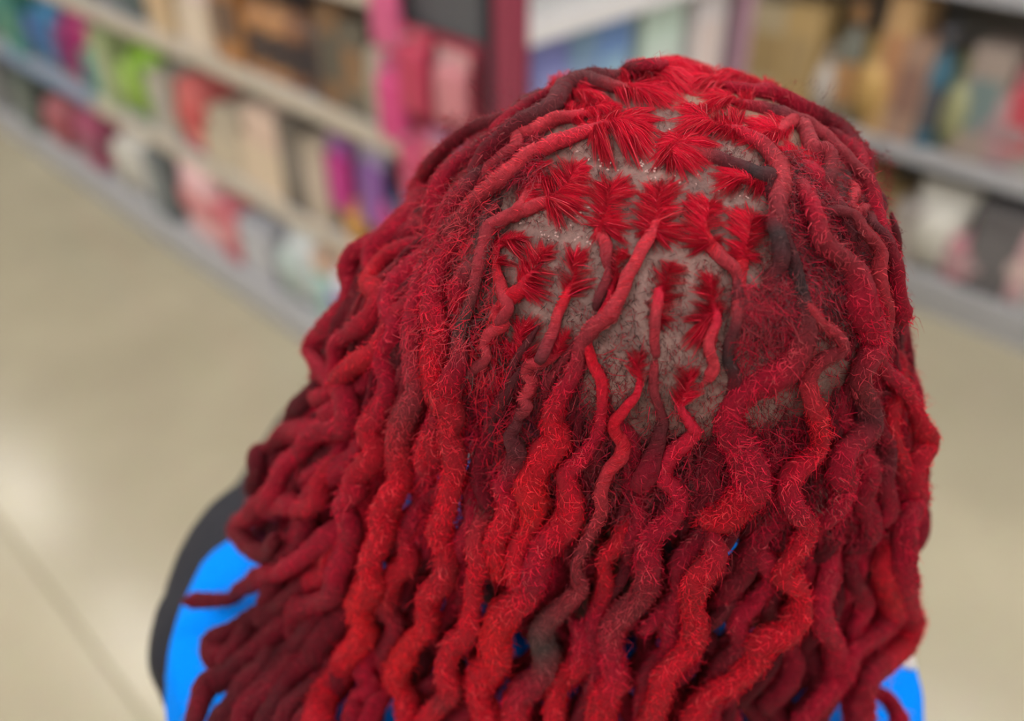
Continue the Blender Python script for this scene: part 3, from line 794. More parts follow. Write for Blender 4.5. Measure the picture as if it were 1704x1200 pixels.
# open in front, where the face is
fwd = Vector((math.sin(YH), math.cos(YH), 0)); hc = Vector(HC)-PERSON
bmesh.ops.delete(bm, geom=[v for v in bm.verts if (v.co-hc).dot(fwd) > .045 and v.co.z-hc.z < .030], context='VERTS')
SC = bpy.data.materials.new('scalp_skin'); SC.use_nodes = True
nt = SC.node_tree; b = nt.nodes['Principled BSDF']
tc = nt.nodes.new('ShaderNodeTexCoord')
n1 = nt.nodes.new('ShaderNodeTexNoise'); n1.inputs['Scale'].default_value = 70; n1.inputs['Detail'].default_value = 6; n1.inputs['Roughness'].default_value = .65
n2 = nt.nodes.new('ShaderNodeTexNoise'); n2.inputs['Scale'].default_value = 900; n2.inputs['Detail'].default_value = 4
for q in (n1, n2): nt.links.new(tc.outputs['Object'], q.inputs['Vector'])
rp = nt.nodes.new('ShaderNodeValToRGB'); rp.color_ramp.elements[0].position = .34; rp.color_ramp.elements[0].color = (*lin((112, 74, 70)), 1)
rp.color_ramp.elements[1].position = .66; rp.color_ramp.elements[1].color = (*lin((166, 126, 118)), 1)
nt.links.new(n1.outputs['Fac'], rp.inputs[0])
mx = nt.nodes.new('ShaderNodeMix'); mx.data_type = 'RGBA'; mx.blend_type = 'MULTIPLY'; mx.inputs[0].default_value = .55
nt.links.new(rp.outputs[0], mx.inputs[6]); nt.links.new(n2.outputs['Fac'], mx.inputs[7]); nt.links.new(mx.outputs[2], b.inputs['Base Color'])
bu = nt.nodes.new('ShaderNodeBump'); bu.inputs['Strength'].default_value = .5; bu.inputs['Distance'].default_value = .001
nt.links.new(n2.outputs['Fac'], bu.inputs['Height']); nt.links.new(bu.outputs['Normal'], b.inputs['Normal'])
b.inputs['Roughness'].default_value = .6
hair = from_bm('hair', bm, SC, person, True); hair['label'] = 'scalp with square partings under the red locs'

def scatter_uv(n, box_):
    return np.stack([rng.uniform(box_[0], box_[2], n), rng.uniform(box_[1], box_[3], n)], 1)
def PT(s): return np.array([[float(x) for x in q.split(',')] for q in s.split()])
LOCS = []   # (points, diameters px, colour keys, inward offset, parting box, wrap, fuzz)
def L(pts, dia, cols, off=0.0, fan=None, wrap=0.0, fuzz=60, fanlen=72, fancol='hot'):
    LOCS.append((PT(pts), dia, cols.split(), off, fan, wrap, fuzz, fanlen, fancol))
RO = .0012
# crown, left of the middle parting
L('1103,127 1063,119 1013,127 963,130 933,150 905,172 860,190 800,235 752,290 722,350 700,420', [20, 24, 24, 26, 34, 40], 'mauve plum plum wine crimson crimson', RO, (1050, 112, 1180, 165), .8, 25)
L('1085,157 1063,153 1030,146 980,134 943,143 927,167 910,184 880,205 838,232 800,268 768,315', [18, 26, 28, 28, 34, 40], 'rose plum plum plum wine mauve', .0006, (1040, 140, 1140, 186), .8, 25)
L('1000,163 927,150 900,154 880,164 846,196 790,218 740,262 702,312 678,372', [16, 18, 24, 34, 38], 'plum plum wine crimson crimson', RO, (905, 158, 1010, 200), .6, 30)
L('1020,180 990,184 963,192 913,203 887,219 864,221 859,240 840,250 813,270 790,300 765,340 735,395 718,440', [14, 22, 24, 26, 22, 30, 36, 42], 'hot rose rose mauve mauve plum mauve crimson', RO, (940, 168, 1035, 212), 1.0, 25)
L('1062,208 1023,205 980,217 940,231 913,243 877,260 847,287 820,307 790,330 763,367 737,393 712,440 698,500 690,560 694,610 696,650 680,685 664,727 660,773 662,807 643,857 640,890 620,933 617,977 597,1013 607,1057 577,1093 567,1120 537,1153 533,1205',
  [14, 28, 30, 32, 40, 46, 44, 42, 44, 42, 42], 'hot rose mauve grey crimson mauve red red scarlet red red red', RO, (985, 185, 1098, 275), .9, 70)
L('887,277 880,300 877,322 871,345 862,356 842,366', [10, 18, 20, 18], 'hot rose rose mauve', RO, (862, 262, 920, 350), 1.0, 15)
L('962,282 947,310 923,330 897,341 867,353 840,364 817,380 808,405 800,440 790,485 775,520 762,560 768,600 752,640 735,690 722,740 715,790', [12, 20, 22, 24, 22, 32, 44, 44, 40], 'hot rose mauve mauve grey crimson red red crimson', RO, (908, 266, 990, 372), 1.0, 45)
L('1022,312 1014,335 1008,360 1003,385 1010,408 1012,430 1018,448', [10, 18, 20, 18, 16], 'hot red rose mauve mauve', RO, (978, 290, 1056, 402), .9, 20)
L('1098,318 1093,340 1091,368 1077,397 1063,424 1048,456 1030,494 1013,520 985,545 965,580 957,620 930,667 920,700 926,733 897,767 884,800 888,815 890,853 877,887 860,923 863,967 880,990', [10, 24, 24, 26, 30, 42, 50, 46, 40, 36, 34], 'hot rose rose mauve crimson red red scarlet red red crimson', RO, (1060, 298, 1143, 405), 1.0, 65)
L('1180,340 1175,362 1171,385 1182,409 1200,427 1220,444 1231,462 1230,490 1234,520', [10, 22, 20, 20, 18, 22], 'hot red rose rose plum plum', RO, (1128, 324, 1206, 424), 1.0, 15)
L('1246,360 1243,385 1240,408 1232,440 1232,464 1228,500 1222,540 1215,590 1222,640 1200,690', [10, 20, 20, 20, 26, 34, 38], 'hot red rose plum char wine crimson', RO, (1204, 346, 1278, 432), .9, 35)
# third row
L('870,398 838,404 828,415 830,443 837,477 842,494 850,514 836,536 812,556', [10, 16, 18, 18, 20], 'hot red rose mauve plum', RO, (832, 385, 885, 442), 1.0, 15)
L('912,418 898,440 883,458 867,480 841,503 828,523 838,540 812,558 806,575 814,593 792,612 767,628 747,653 742,680 725,715 708,760 700,800', [10, 22, 24, 20, 22, 32, 42, 42, 36], 'hot red rose mauve plum crimson red crimson', RO, (868, 400, 928, 500), 1.0, 45)
L('962,428 957,448 953,473 937,507 923,537 912,567 903,590 893,612', [10, 20, 22, 20, 18, 18], 'hot red rose mauve plum plum', RO, (930, 408, 988, 484), 1.0, 15)
L('985,424 1000,420 1010,430 1014,448 1006,470 995,500 990,520', [14, 18, 18, 16, 14], 'rose mauve mauve plum plum', .0004, None, .8, 20)
L('1035,420 1028,440 1026,460 1023,478 1012,508 1000,532 975,560 985,600 1005,640 1002,690 990,730 965,760 942,785 948,815 950,843 940,877 907,910 893,950 877,987 840,1018 827,1053 828,1093 803,1127 797,1160 812,1205', [10, 18, 22, 26, 44, 46, 48, 50, 50, 48, 48, 46], 'hot red rose crimson red red crimson scarlet red red red red', RO, (1010, 412, 1052, 474), .9, 75)
L('1118,440 1108,462 1102,480 1097,500 1092,533 1087,562 1090,585 1088,610', [10, 20, 22, 20, 18, 18], 'hot hot rose rose mauve plum', RO, (1086, 436, 1146, 492), 1.0, 15, 60)
L('1103,478 1098,505 1094,530', [12, 20, 18], 'red rose rose', RO, (1076, 480, 1126, 548), 1.0, 10)
L('1180,465 1185,492 1192,515 1193,534 1181,560 1180,587 1187,613 1174,636 1160,651 1140,664', [12, 20, 22, 22, 20, 22], 'hot hot rose rose rose mauve', RO, (1150, 452, 1206, 530), 1.0, 20, 60)
L('1160,540 1172,530 1186,520', [10, 14, 14], 'hot hot rose', RO, (1134, 508, 1190, 590), 1.0, 0)
# fourth row
L('878,540 872,560 876,580 885,604', [10, 14, 14, 14], 'hot red rose mauve', RO, (852, 524, 908, 580), 1.0, 10)
L('838,572 852,586 868,594 893,607 905,622', [14, 20, 20, 18], 'hot rose mauve plum', RO, (832, 560, 868, 592), 1.0, 10)
L('948,556 938,572 920,593 897,603 880,611 877,622 888,634 884,650 873,664 882,676 866,690 858,712 847,727 862,752 848,797 835,812 847,842 837,873 823,903 827,933 817,985', [14, 20, 22, 20, 28, 36, 44, 46, 40, 36], 'hot rose rose plum plum crimson red red scarlet red', -.0004, (922, 545, 955, 580), 1.0, 60)
L('1070,590 1063,607 1068,633 1060,660 1040,683 1023,700 1023,720 1037,738 1033,757 1017,777 1004,800 998,825 1000,848 990,870 970,910 957,940 963,983 937,1013 903,1050 910,1093 900,1127 863,1160 853,1205', [10, 20, 22, 22, 20, 24, 34, 42, 46, 46, 46, 44], 'hot red rose rose mauve mauve grey grey crimson red red red', RO, (1042, 578, 1080, 618), 1.0, 60)
L('1077,583 1090,597 1085,627 1088,660 1100,700 1090,745 1072,790 1060,830', [16, 18, 24, 34, 38], 'rose mauve plum wine crimson', .0016, None, .8, 30)
L('1148,622 1140,645 1130,674 1145,700 1156,720 1140,738 1117,760 1103,790 1125,812 1133,830 1117,867 1082,897 1077,933 1073,987 1040,1027 1020,1057 1017,1093 1027,1133 1003,1160 996,1205', [10, 22, 28, 34, 42, 46, 46, 46, 46, 44], 'hot hot crimson scarlet crimson mauve crimson red red red', RO, (1118, 606, 1168, 664), .6, 70)
L('855,632 853,653 852,684 862,705', [10, 16, 16], 'hot red crimson', RO, (842, 622, 868, 662), .6, 20)
# crown, right of the middle parting
L('1190,165 1223,170 1257,178 1283,184 1310,194 1345,208 1380,232 1412,268 1440,310 1460,360 1480,420 1498,480', [16, 26, 26, 26, 32, 34, 36], 'hot plum mauve mauve crimson crimson crimson', RO, (1160, 150, 1250, 192), .9, 25, 55)
L('1165,130 1230,148 1290,160 1345,185 1392,216 1430,262 1455,310', [30, 30, 28, 28, 26], 'crimson crimson wine wine crimson', .001, (1130, 118, 1240, 160), .5, 30)
L('1150,195 1180,208 1212,217 1243,227 1270,241 1292,264 1300,290 1296,320 1292,350 1300,390 1318,430 1330,477 1338,533 1330,573 1310,607 1277,633 1243,654 1223,677 1213,710 1228,740 1246,777 1250,815 1234,835 1203,866 1165,880', [12, 20, 26, 28, 26, 30, 40, 50, 52, 60, 64, 52, 40], 'hot hot rose mauve plum char mauve crimson crimson crimson crimson red red', RO, (1120, 174, 1230, 238), .7, 70, 80)
L('1130,262 1114,259 1113,247 1122,242 1140,244 1173,252 1207,260 1237,270 1263,283 1288,296 1292,330', [14, 20, 22, 24, 32, 34, 28], 'red rose rose plum char plum plum', .0004, (1082, 224, 1190, 294), .7, 20, 50)
L('1210,300 1245,302 1280,308 1290,343 1286,380 1296,430 1290,480', [10, 14, 20, 26, 30, 34], 'hot hot crimson char plum mauve', RO, (1184, 272, 1284, 330), .5, 30, 60)
L('1260,230 1290,222 1310,207 1327,203 1343,222 1350,247 1366,252 1378,262 1384,282 1378,300 1398,312', [12, 24, 26, 26, 26, 30], 'hot rose mauve mauve mauve plum', 0, (1225, 188, 1310, 252), 1.0, 15, 60)
L('1300,262 1330,270 1352,285 1375,310 1396,340 1413,372 1424,410', [30, 34, 36, 34], 'hot crimson plum plum', .001, (1290, 235, 1350, 300), .5, 30)
L('1417,276 1433,286 1443,310 1457,322 1464,345 1472,380', [22, 22, 20, 24], 'mauve mauve plum crimson', .0, None, .7, 20)
L('1400,285 1414,300 1418,320 1413,343 1420,352 1436,350 1450,347 1448,372 1462,400 1480,440 1492,490 1500,540', [20, 22, 18, 20, 26, 32], 'rose rose mauve plum crimson crimson', -.001, None, .7, 25)
L('1378,345 1395,353 1417,367 1430,390 1453,417 1458,447 1466,490 1478,530 1470,580 1483,617 1513,657 1527,700 1538,733 1527,763 1523,797 1531,827 1511,865 1508,907 1507,961 1517,1023 1512,1069 1472,1107 1445,1126 1438,1165 1434,1205', [18, 26, 28, 34, 40, 42, 40, 38, 36, 36], 'plum rose crimson red crimson crimson crimson red crimson crimson', -.001, None, .3, 50)
L('1316,300 1335,298 1342,315 1346,340 1350,367 1360,403 1387,427 1416,450 1428,480 1432,510 1448,543 1454,572 1440,600 1433,630 1447,667 1450,707 1430,733 1400,755 1397,793 1410,810 1388,858 1357,890', [26, 32, 34, 44, 46, 40, 38, 42, 40, 34], 'mauve crimson mauve crimson crimson mauve plum crimson crimson crimson', 0, None, .2, 60)
L('1330,470 1348,500 1366,530 1385,552 1392,575 1370,600 1352,630 1350,667 1360,700 1366,748 1343,773 1317,798 1312,825 1322,848 1344,877 1334,919 1308,961 1333,988 1334,1026 1311,1057 1270,1069 1257,1107 1223,1142 1177,1168 1150,1208', [16, 20, 26, 36, 34, 36, 40, 42, 40, 38, 38], 'rose mauve red crimson crimson red red red red red', -.002, None, .3, 70)
L('1490,560 1502,600 1494,650 1478,700 1488,750 1503,811 1510,850 1494,900 1472,946 1480,980 1484,1026 1457,1061 1418,1084 1400,1130 1370,1160 1330,1205', [34, 36, 36, 38, 34, 32], 'crimson red crimson red crimson crimson', .004, None, 0, 55)
L('1196,896 1189,930 1155,965 1150,1007 1157,1046 1153,1084 1111,1115 1097,1157 1084,1208', [34, 42, 42, 40, 38], 'crimson red red red red', -.003, None, 0, 75)
L('1133,1000 1110,1018 1085,1036 1066,1062', [26, 30, 26], 'mauve crimson crimson', .003, None, 0, 60)
L('1040,833 1044,867 1027,903 1006,925 1010,970 1000,1010 985,1060 990,1120 965,1205', [30, 32, 34, 34], 'red red crimson wine', .006, None, 0, 50)
L('947,1040 970,1063 964,1107 927,1140 920,1205', [34, 40, 38], 'crimson red red', .004, None, 0, 65)
L('1276,880 1262,910 1280,942 1288,969 1265,1007 1230,1034 1234,1076 1205,1115 1190,1160 1180,1208', [30, 34, 34, 34], 'wine crimson crimson crimson', .005, None, 0, 50)
L('1420,880 1384,961 1362,1000 1369,1038 1395,1076 1396,1126 1370,1170 1350,1208', [30, 34, 36, 36], 'crimson crimson crimson wine', .005, None, 0, 50)
L('1461,1150 1484,1168 1496,1205', [26, 28, 28], 'crimson crimson crimson', .004, None, 0, 50)
L('1440,920 1425,960 1440,1010 1420,1050 1432,1100 1415,1150 1425,1205', [28, 30, 30], 'wine crimson crimson', .008, None, 0, 50)
# hanging on the left; wine and dark at the low ends are painted shade
L('790,330 760,380 733,440 722,500 732,560 722,620 738,660 757,690 752,722 761,760 757,795 747,840 730,887 744,923 740,960 716,993 707,1040 682,1077 657,1127 672,1160 677,1208', [30, 40, 42, 38, 36, 38, 38, 36, 38], 'mauve crimson red red red red red scarlet red red', .001, None, 0, 75)
L('800,850 794,880 793,900 801,940 787,973 783,1013 780,1053 753,1077 743,1113 754,1150 727,1177 702,1208', [30, 36, 36, 36], 'mauve red red red', -.001, None, 0, 70)
L('710,407 682,433 657,467 645,510 655,550 634,590 640,647 623,690 613,720 629,753 598,793 600,812 580,840 590,877 573,910 560,950 559,990 533,1003 497,1010 483,1040 493,1083 470,1117 447,1160 410,1190', [34, 40, 42, 40, 38, 36, 34], 'crimson crimson red crimson crimson wine dark', .002, None, 0, 45)  # last keys darkened to paint in the shade at the lower left
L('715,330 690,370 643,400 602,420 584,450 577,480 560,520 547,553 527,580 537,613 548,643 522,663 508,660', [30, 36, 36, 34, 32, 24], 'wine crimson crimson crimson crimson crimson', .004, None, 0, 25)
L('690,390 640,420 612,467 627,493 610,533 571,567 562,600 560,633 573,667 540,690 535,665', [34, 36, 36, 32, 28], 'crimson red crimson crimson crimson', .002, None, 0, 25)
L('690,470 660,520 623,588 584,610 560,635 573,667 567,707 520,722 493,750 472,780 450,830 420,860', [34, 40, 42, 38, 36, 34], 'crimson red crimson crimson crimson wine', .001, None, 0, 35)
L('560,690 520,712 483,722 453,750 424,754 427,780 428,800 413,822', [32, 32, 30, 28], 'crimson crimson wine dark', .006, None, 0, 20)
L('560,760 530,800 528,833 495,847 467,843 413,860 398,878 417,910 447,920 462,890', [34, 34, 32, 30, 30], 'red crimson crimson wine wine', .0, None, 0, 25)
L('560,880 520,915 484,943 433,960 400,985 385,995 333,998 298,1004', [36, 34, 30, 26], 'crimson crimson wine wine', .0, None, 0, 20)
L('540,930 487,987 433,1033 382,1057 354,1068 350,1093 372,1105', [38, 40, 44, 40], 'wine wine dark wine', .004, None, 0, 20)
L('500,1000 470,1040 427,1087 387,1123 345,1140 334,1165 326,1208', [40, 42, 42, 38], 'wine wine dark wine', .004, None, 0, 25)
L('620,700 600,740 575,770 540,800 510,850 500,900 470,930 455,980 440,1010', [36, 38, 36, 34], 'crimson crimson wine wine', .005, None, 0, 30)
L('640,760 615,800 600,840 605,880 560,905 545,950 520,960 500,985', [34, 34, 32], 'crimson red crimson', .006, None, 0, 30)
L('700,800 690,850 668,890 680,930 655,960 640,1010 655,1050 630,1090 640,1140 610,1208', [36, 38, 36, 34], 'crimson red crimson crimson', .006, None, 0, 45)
L('560,1040 540,1080 548,1120 510,1150 480,1180 470,1208', [36, 36, 34], 'wine wine wine', .003, None, 0, 35)  # wine throughout, shade put into the hair colour
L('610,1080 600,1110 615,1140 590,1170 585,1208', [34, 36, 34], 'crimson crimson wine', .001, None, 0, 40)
L('740,262 712,300 690,350 655,395 625,430 612,470', [34, 40, 40], 'crimson crimson crimson', .004, None, 0, 30)
L('690,640 660,690 640,740 605,780 590,830 560,860', [34, 36, 34], 'red crimson crimson', .008, None, 0, 35)
L('1120,112 1080,108 1040,114 1000,122', [14, 20, 20, 20], 'crimson crimson wine wine', .0015, (1060, 104, 1180, 136), .5, 25)
L('1210,128 1250,140 1300,156 1350,180', [14, 20, 24, 24], 'crimson crimson wine wine', .0015, (1170, 122, 1280, 156), .5, 25)
L('960,140 920,150 880,172 835,205 795,236', [14, 22, 30, 34], 'crimson wine crimson crimson', .002, (930, 128, 1010, 156), .4, 30)
L('1330,178 1370,206 1404,240 1428,280 1446,330', [20, 28, 30, 30], 'crimson wine crimson crimson', .003, None, .2, 40)
# fill between the traced ones
L('490,1010 455,1065 440,1110 405,1140 385,1175 358,1208', [38, 44, 42, 40], 'wine dark wine dark', .002, None, 0, 25)  # this and the next four: low left, dark keys paint in shade
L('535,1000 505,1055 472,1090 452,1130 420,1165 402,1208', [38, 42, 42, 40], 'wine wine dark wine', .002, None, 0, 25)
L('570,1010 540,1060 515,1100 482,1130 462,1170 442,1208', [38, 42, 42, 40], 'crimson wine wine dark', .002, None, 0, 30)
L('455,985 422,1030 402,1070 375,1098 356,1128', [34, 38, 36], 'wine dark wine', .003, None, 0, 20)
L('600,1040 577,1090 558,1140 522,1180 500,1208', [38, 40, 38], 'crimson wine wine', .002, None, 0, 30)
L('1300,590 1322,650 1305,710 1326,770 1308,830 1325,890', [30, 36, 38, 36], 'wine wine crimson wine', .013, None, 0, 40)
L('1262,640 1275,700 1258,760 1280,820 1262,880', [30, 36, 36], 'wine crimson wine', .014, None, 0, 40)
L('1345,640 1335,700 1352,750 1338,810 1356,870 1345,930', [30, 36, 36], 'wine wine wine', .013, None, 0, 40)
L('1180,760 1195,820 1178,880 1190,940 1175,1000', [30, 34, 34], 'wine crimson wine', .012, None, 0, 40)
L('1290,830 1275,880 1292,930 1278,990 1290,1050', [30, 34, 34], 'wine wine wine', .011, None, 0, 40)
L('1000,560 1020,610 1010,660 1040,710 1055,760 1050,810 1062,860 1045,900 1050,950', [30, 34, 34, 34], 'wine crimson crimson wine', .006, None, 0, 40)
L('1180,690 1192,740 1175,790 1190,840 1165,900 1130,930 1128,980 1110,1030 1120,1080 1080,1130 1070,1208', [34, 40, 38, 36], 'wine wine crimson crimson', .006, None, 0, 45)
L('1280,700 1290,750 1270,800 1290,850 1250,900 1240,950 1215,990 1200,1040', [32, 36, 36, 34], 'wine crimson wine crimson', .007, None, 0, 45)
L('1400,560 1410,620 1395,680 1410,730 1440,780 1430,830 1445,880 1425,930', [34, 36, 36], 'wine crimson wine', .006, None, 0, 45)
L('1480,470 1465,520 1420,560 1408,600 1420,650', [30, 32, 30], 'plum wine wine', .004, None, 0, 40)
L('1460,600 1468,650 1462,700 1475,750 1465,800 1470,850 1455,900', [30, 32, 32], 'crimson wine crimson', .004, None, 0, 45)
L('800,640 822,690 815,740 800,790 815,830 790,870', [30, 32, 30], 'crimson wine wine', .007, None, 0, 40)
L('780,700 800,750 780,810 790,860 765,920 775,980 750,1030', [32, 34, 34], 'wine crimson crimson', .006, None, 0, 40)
L('830,300 812,340 806,380 800,430 770,470 748,520', [20, 24, 34, 44, 46], 'grey plum grey crimson red', .002, None, .3, 60)
L('800,240 805,275 780,320 752,360 728,420 708,470 703,530', [24, 30, 38, 42, 42], 'grey plum crimson crimson red', .003, None, .2, 60)

def build_loc(P3, t3, dia, keys, wrap, fuzz, fan=None, fanlen=45, fancol='hot', uv=None, name='dreadlock', step=.0014):
    g = Geo()
    Pc = catmull(np.hstack([P3, t3[:, None]]), step)
    if fan is not None:                  # the tube itself starts inside its fan of combed hair
        sk = np.concatenate([[0], np.cumsum(np.linalg.norm(np.diff(Pc[:, :3], axis=0), axis=1))])
        Pc = Pc[np.searchsorted(sk, min(fanlen*.22*t3[0]/FPX, sk[-1]*.3)):]
        sink = np.clip(1-np.arange(len(Pc))*step/.006, 0, 1)**2
        Pc[:, :3] -= normal_at(Pc[:, :3])*(sink*.0016)[:, None]
    t = Pc[:, 3]; Pc = Pc[:, :3]; n = len(Pc)
    f = np.linspace(0, 1, n)
    D = np.interp(f, np.linspace(0, 1, len(dia)), dia)
    R = D*t/FPX*.5
    arc_ = np.concatenate([[0], np.cumsum(np.linalg.norm(np.diff(Pc, axis=0), axis=1))])
    ease = np.clip(arc_/(fanlen*.7*t[0]/FPX if fan is not None else .006), 0, 1); R = R*(.34+.66*ease*ease*(3-2*ease))
    R = R*np.clip(.35+(arc_[-1]-arc_)/.006, 0, 1)
    K = np.array([C[k] for k in keys]); x = np.linspace(0, 1, len(keys))
    colr = np.stack([np.interp(f, x, K[:, k]) for k in range(3)], -1)
    # patches where the undyed hair shows
    gp = np.clip(noise1(n, 16)-.62, 0, .4)[:, None]*1.6
    colr = colr*(1-gp)+C['plum']*gp
    Pc = Pc+np.stack([noise1(n, 9) for _ in range(3)], -1)*.0006
    wv = wrap*np.clip((.058-arc_)/.018, 0, 1)
    loc_mesh(g, Pc, R, colr, fuzz, wv[:, None])
    if fan is not None and uv is not None:
        ln = np.concatenate([[0], np.cumsum(np.linalg.norm(np.diff(uv, axis=0), axis=1))])
        ax = [uv[0]]
        for q in range(1, len(uv)):
            if ln[q] <= fanlen: ax.append(uv[q])
            else:
                fr = (fanlen-ln[q-1])/(ln[q]-ln[q-1]); ax.append(uv[q-1]+(uv[q]-uv[q-1])*fr); break
        a_px = (fan[2]-fan[0])*(fan[3]-fan[1])
        fan_mesh(g, ax, fan, int(a_px*.34)+200, C[fancol])
    return g.obj(name, hair, HAIR)

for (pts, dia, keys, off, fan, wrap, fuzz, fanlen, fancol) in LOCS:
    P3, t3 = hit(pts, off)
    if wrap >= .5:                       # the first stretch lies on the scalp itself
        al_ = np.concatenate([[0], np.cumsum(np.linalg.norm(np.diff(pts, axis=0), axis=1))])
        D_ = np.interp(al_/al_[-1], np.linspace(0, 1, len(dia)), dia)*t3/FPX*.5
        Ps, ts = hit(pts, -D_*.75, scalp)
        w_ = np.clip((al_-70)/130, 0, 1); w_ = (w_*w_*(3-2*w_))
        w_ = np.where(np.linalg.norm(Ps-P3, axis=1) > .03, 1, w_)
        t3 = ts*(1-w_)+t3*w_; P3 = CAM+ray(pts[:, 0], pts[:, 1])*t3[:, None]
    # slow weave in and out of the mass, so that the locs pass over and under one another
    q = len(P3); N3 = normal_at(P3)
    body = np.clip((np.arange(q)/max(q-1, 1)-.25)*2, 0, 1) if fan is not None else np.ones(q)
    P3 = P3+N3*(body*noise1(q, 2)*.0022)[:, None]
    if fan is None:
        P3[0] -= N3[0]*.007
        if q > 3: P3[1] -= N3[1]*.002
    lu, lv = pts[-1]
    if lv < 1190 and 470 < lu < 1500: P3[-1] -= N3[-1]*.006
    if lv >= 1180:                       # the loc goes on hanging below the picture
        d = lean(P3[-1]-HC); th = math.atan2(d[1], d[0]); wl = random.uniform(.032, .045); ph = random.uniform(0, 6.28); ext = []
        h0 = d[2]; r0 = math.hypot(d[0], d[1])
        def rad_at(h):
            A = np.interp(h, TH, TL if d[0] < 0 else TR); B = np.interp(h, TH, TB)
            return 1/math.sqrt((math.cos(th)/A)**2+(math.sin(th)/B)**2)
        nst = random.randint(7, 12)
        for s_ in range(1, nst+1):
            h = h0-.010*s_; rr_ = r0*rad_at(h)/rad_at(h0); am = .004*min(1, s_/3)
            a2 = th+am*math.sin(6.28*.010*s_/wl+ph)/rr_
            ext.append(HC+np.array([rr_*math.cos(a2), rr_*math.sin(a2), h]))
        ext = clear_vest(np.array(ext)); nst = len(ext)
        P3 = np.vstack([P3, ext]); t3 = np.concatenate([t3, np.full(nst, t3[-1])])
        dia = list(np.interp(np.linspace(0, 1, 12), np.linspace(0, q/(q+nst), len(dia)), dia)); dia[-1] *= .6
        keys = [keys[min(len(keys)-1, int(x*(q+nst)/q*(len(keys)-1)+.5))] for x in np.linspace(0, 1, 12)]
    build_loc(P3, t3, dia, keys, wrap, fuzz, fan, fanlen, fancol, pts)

# under layers: locs rooted all round the scalp, hanging inside the outer ones
def under(theta, elev, off, endh, seed, dia, keys, fuzz):
    r = np.random.default_rng(seed)
    d = np.array([math.cos(theta)*math.cos(elev), math.sin(theta)*math.cos(elev), math.sin(elev)])
    h0 = .0702*math.sin(elev)
    hs = np.arange(h0, endh, -.006); P = []
    ph = r.uniform(0, 6.28); wl = r.uniform(.030, .046); amp = r.uniform(.003, .0062)
    sway = r.uniform(-.10, .10)
    for i, h in enumerate(hs):
        f = i/(len(hs)-1)
        th = theta+sway*f
        c, s = math.cos(th), math.sin(th)
        hl = min(h, .025)
        A = np.interp(hl, TH, TL if c < 0 else TR); B = np.interp(hl, TH, TB)
        k = math.sqrt(max(1-(max(h, .025)/CAPC)**2, 1e-4))/math.sqrt(1-(.025/CAPC)**2)
        o = .0035+(off-.0035)*min(1, f*3)
        A, B = A*k-o, B*k-o
        p = HC+np.array([A*c, B*s, h])
        grow = min(1, f*4)
        tang = np.array([-s, c, 0]); nrm = np.array([c, s, 0])
        p = p+tang*amp*grow*math.sin(6.283*(h/wl)+ph)+nrm*amp*.6*grow*math.cos(6.283*(h/wl)+ph)
        P.append(p)
    P = clear_vest(np.array(P))
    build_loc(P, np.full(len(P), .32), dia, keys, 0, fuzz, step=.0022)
k = 0
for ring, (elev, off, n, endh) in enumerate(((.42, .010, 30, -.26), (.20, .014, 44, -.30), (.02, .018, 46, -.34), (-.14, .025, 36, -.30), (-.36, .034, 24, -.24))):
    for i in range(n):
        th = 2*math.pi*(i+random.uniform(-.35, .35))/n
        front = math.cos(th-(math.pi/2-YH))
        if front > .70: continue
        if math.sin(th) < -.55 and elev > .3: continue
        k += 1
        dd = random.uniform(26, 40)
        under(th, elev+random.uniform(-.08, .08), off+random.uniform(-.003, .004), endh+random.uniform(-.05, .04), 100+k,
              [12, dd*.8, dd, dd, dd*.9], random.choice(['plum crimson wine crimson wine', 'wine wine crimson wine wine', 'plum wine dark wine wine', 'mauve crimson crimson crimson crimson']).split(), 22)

# loose frizz matted between the locs
def frizz(g, n, box_, offs, keys, Lr=(.004, .011), up=.0016):
    S = scatter_uv(n, box_); P, t = hit(S, rng.uniform(*offs, n)); N = normal_at(P)
    a = rng.normal(1.57, 1.1, n); c = rng.normal(0, 1.4, n); ln = rng.uniform(*Lr, n)
    X = unit(np.cross(N, [0, 0, 1.0])); Y = np.cross(N, X)
    d1 = X*np.cos(a)[:, None]+Y*np.sin(a)[:, None]; d2 = X*np.cos(a+c)[:, None]+Y*np.sin(a+c)[:, None]
    p1 = P+d1*ln[:, None]*.5+N*rng.uniform(.0002, up, n)[:, None]; p2 = p1+d2*ln[:, None]*.5+N*rng.uniform(-.0008, up*.75, n)[:, None]
    K = np.array([C[k] for k in keys.split()])[rng.integers(0, len(keys.split()), n)]
    ribbons(g, P, p1, p2, rng.uniform(.00013, .00025, n), unit(np.cross(d1, N)), np.clip(K*rng.uniform(.6, 1.3, n)[:, None], 0, 1))
g = Geo()
frizz(g, 1800, (1225, 470, 1340, 640), (.000, .005), 'mauve crimson wine plum')
frizz(g, 420, (690, 300, 790, 600), (-.005, .000), 'crimson rose mauve red', (.004, .009), .0035)
frizz(g, 8000, (1290, 250, 1480, 560), (.001, .006), 'plum mauve wine crimson char')
frizz(g, 2600, (700, 270, 830, 640), (.001, .006), 'crimson mauve rose grey red')
frizz(g, 5200, (850, 590, 1320, 860), (.002, .008), 'wine plum dark crimson mauve')
frizz(g, 3000, (740, 190, 900, 300), (.001, .006), 'plum wine crimson mauve')
frizz(g, 5000, (1250, 500, 1520, 900), (.002, .009), 'wine crimson plum crimson')
frizz(g, 3000, (690, 560, 860, 900), (.003, .009), 'wine crimson red')
o = g.obj('loose_frizz', hair, HAIR); o['kind'] = 'stuff'

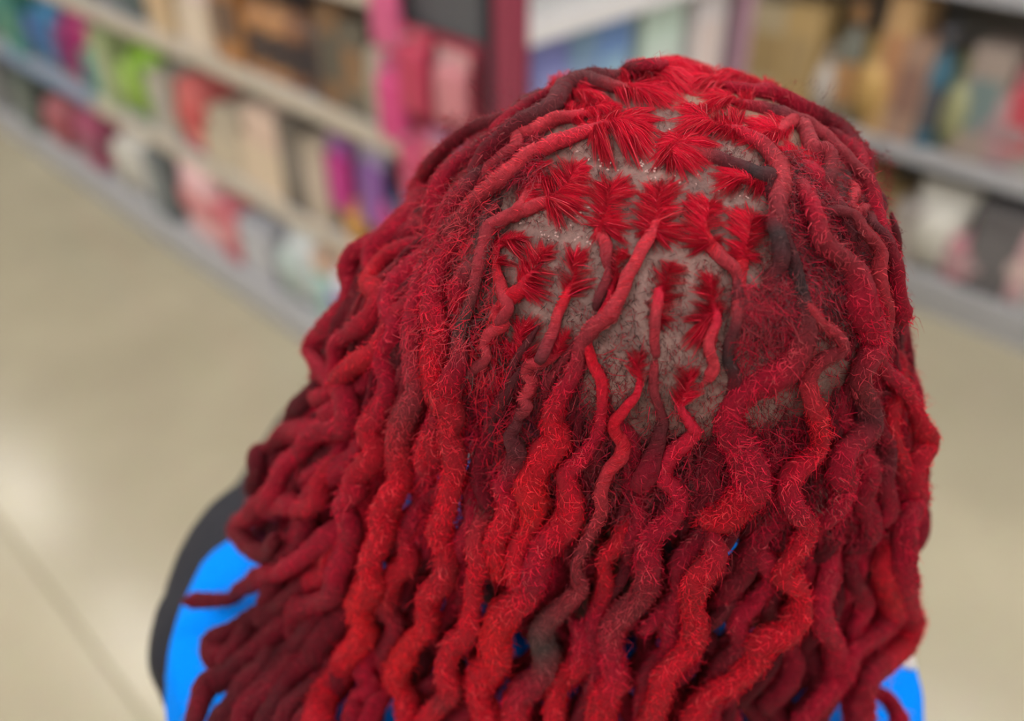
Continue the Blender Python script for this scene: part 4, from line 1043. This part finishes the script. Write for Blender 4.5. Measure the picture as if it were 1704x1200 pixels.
# short undyed regrowth over the scalp, and dry flakes on the partings
g = Geo(); m = 22000
S = scatter_uv(m, (780, 130, 1400, 860))
PARTS = [PT('1175,158 1120,215 1068,283'), PT('900,250 950,262 1010,275 1068,288 1160,300 1250,335 1285,350'), PT('1150,300 1125,345 1110,400'), PT('860,378 900,385 950,395 985,408'), PT('995,315 970,350 952,388'),
         PT('1068,300 1050,350 1050,410'), PT('1205,330 1205,420'), PT('1068,420 1068,560'), PT('1150,430 1150,600'), PT('1070,420 1200,430 1260,470'), PT('860,510 935,525'), PT('935,480 985,500')]
line = np.vstack([catmull(l_, 3.0) for l_ in PARTS])
near = np.concatenate([np.linalg.norm(S[a_:a_+2000, None]-line[None], axis=2).min(1) for a_ in range(0, m, 2000)])
S = S[near > rng.uniform(3, 11, m)]; m = len(S)
ang = rng.normal(1.57, .9, m); E = S+np.stack([np.cos(ang), np.sin(ang)], 1)*rng.uniform(5, 16, m)[:, None]
P0, _ = hit(S, -.0001, scalp); P2, _ = hit(E, -.0004, scalp); N0 = normal_at(P0, scalp)
P1 = (P0+P2)/2+N0*rng.uniform(.0002, .0007, m)[:, None]
pal = np.array([lin((104, 66, 62)), lin((62, 40, 40)), lin((136, 96, 90)), lin((150, 34, 48))])
ribbons(g, P0, P1, P2, rng.uniform(.00012, .0002, m), unit(np.cross(P2-P0, N0)), pal[rng.integers(0, 4, m)])
o = g.obj('scalp_regrowth', hair, HAIR); o['kind'] = 'stuff'
g = Geo(); lines = [PT('1175,158 1120,215 1068,283'), PT('950,262 1010,275 1068,288 1160,300 1250,335'), PT('1135,300 1100,330 1075,370'), PT('930,270 1000,275'), PT('1190,230 1060,270'), PT('860,380 980,400'), PT('955,375 990,330')]
pts = np.vstack([catmull(l, 2.2) for l in lines]); pts = pts[rng.choice(len(pts), 110)]+rng.normal(0, 6, (110, 2))
P, _ = hit(pts, -.0010, scalp); N = normal_at(P, scalp); m = len(P)
X = unit(np.cross(N, rng.normal(0, 1, (m, 3)))); Y = np.cross(N, X)
r = rng.uniform(.00015, .0006, m)[:, None]
th = .00012
V = np.stack([P-X*r, P+Y*r*.7+N*r*.3, P+X*r*1.1, P-Y*r*.6, P+N*th*2+X*r*.2], 1).reshape(-1, 3); b = np.arange(m)[:, None]*5
g.add(V, np.tile(lin((206, 164, 158)), (m*5, 1)), None, np.vstack([np.hstack([b+q, b+(q+1) % 4, b+4]) for q in range(4)]))
o = g.obj('dry_flakes', hair, HAIR); o['kind'] = 'stuff'; o['label'] = 'pale dry flakes along the partings'
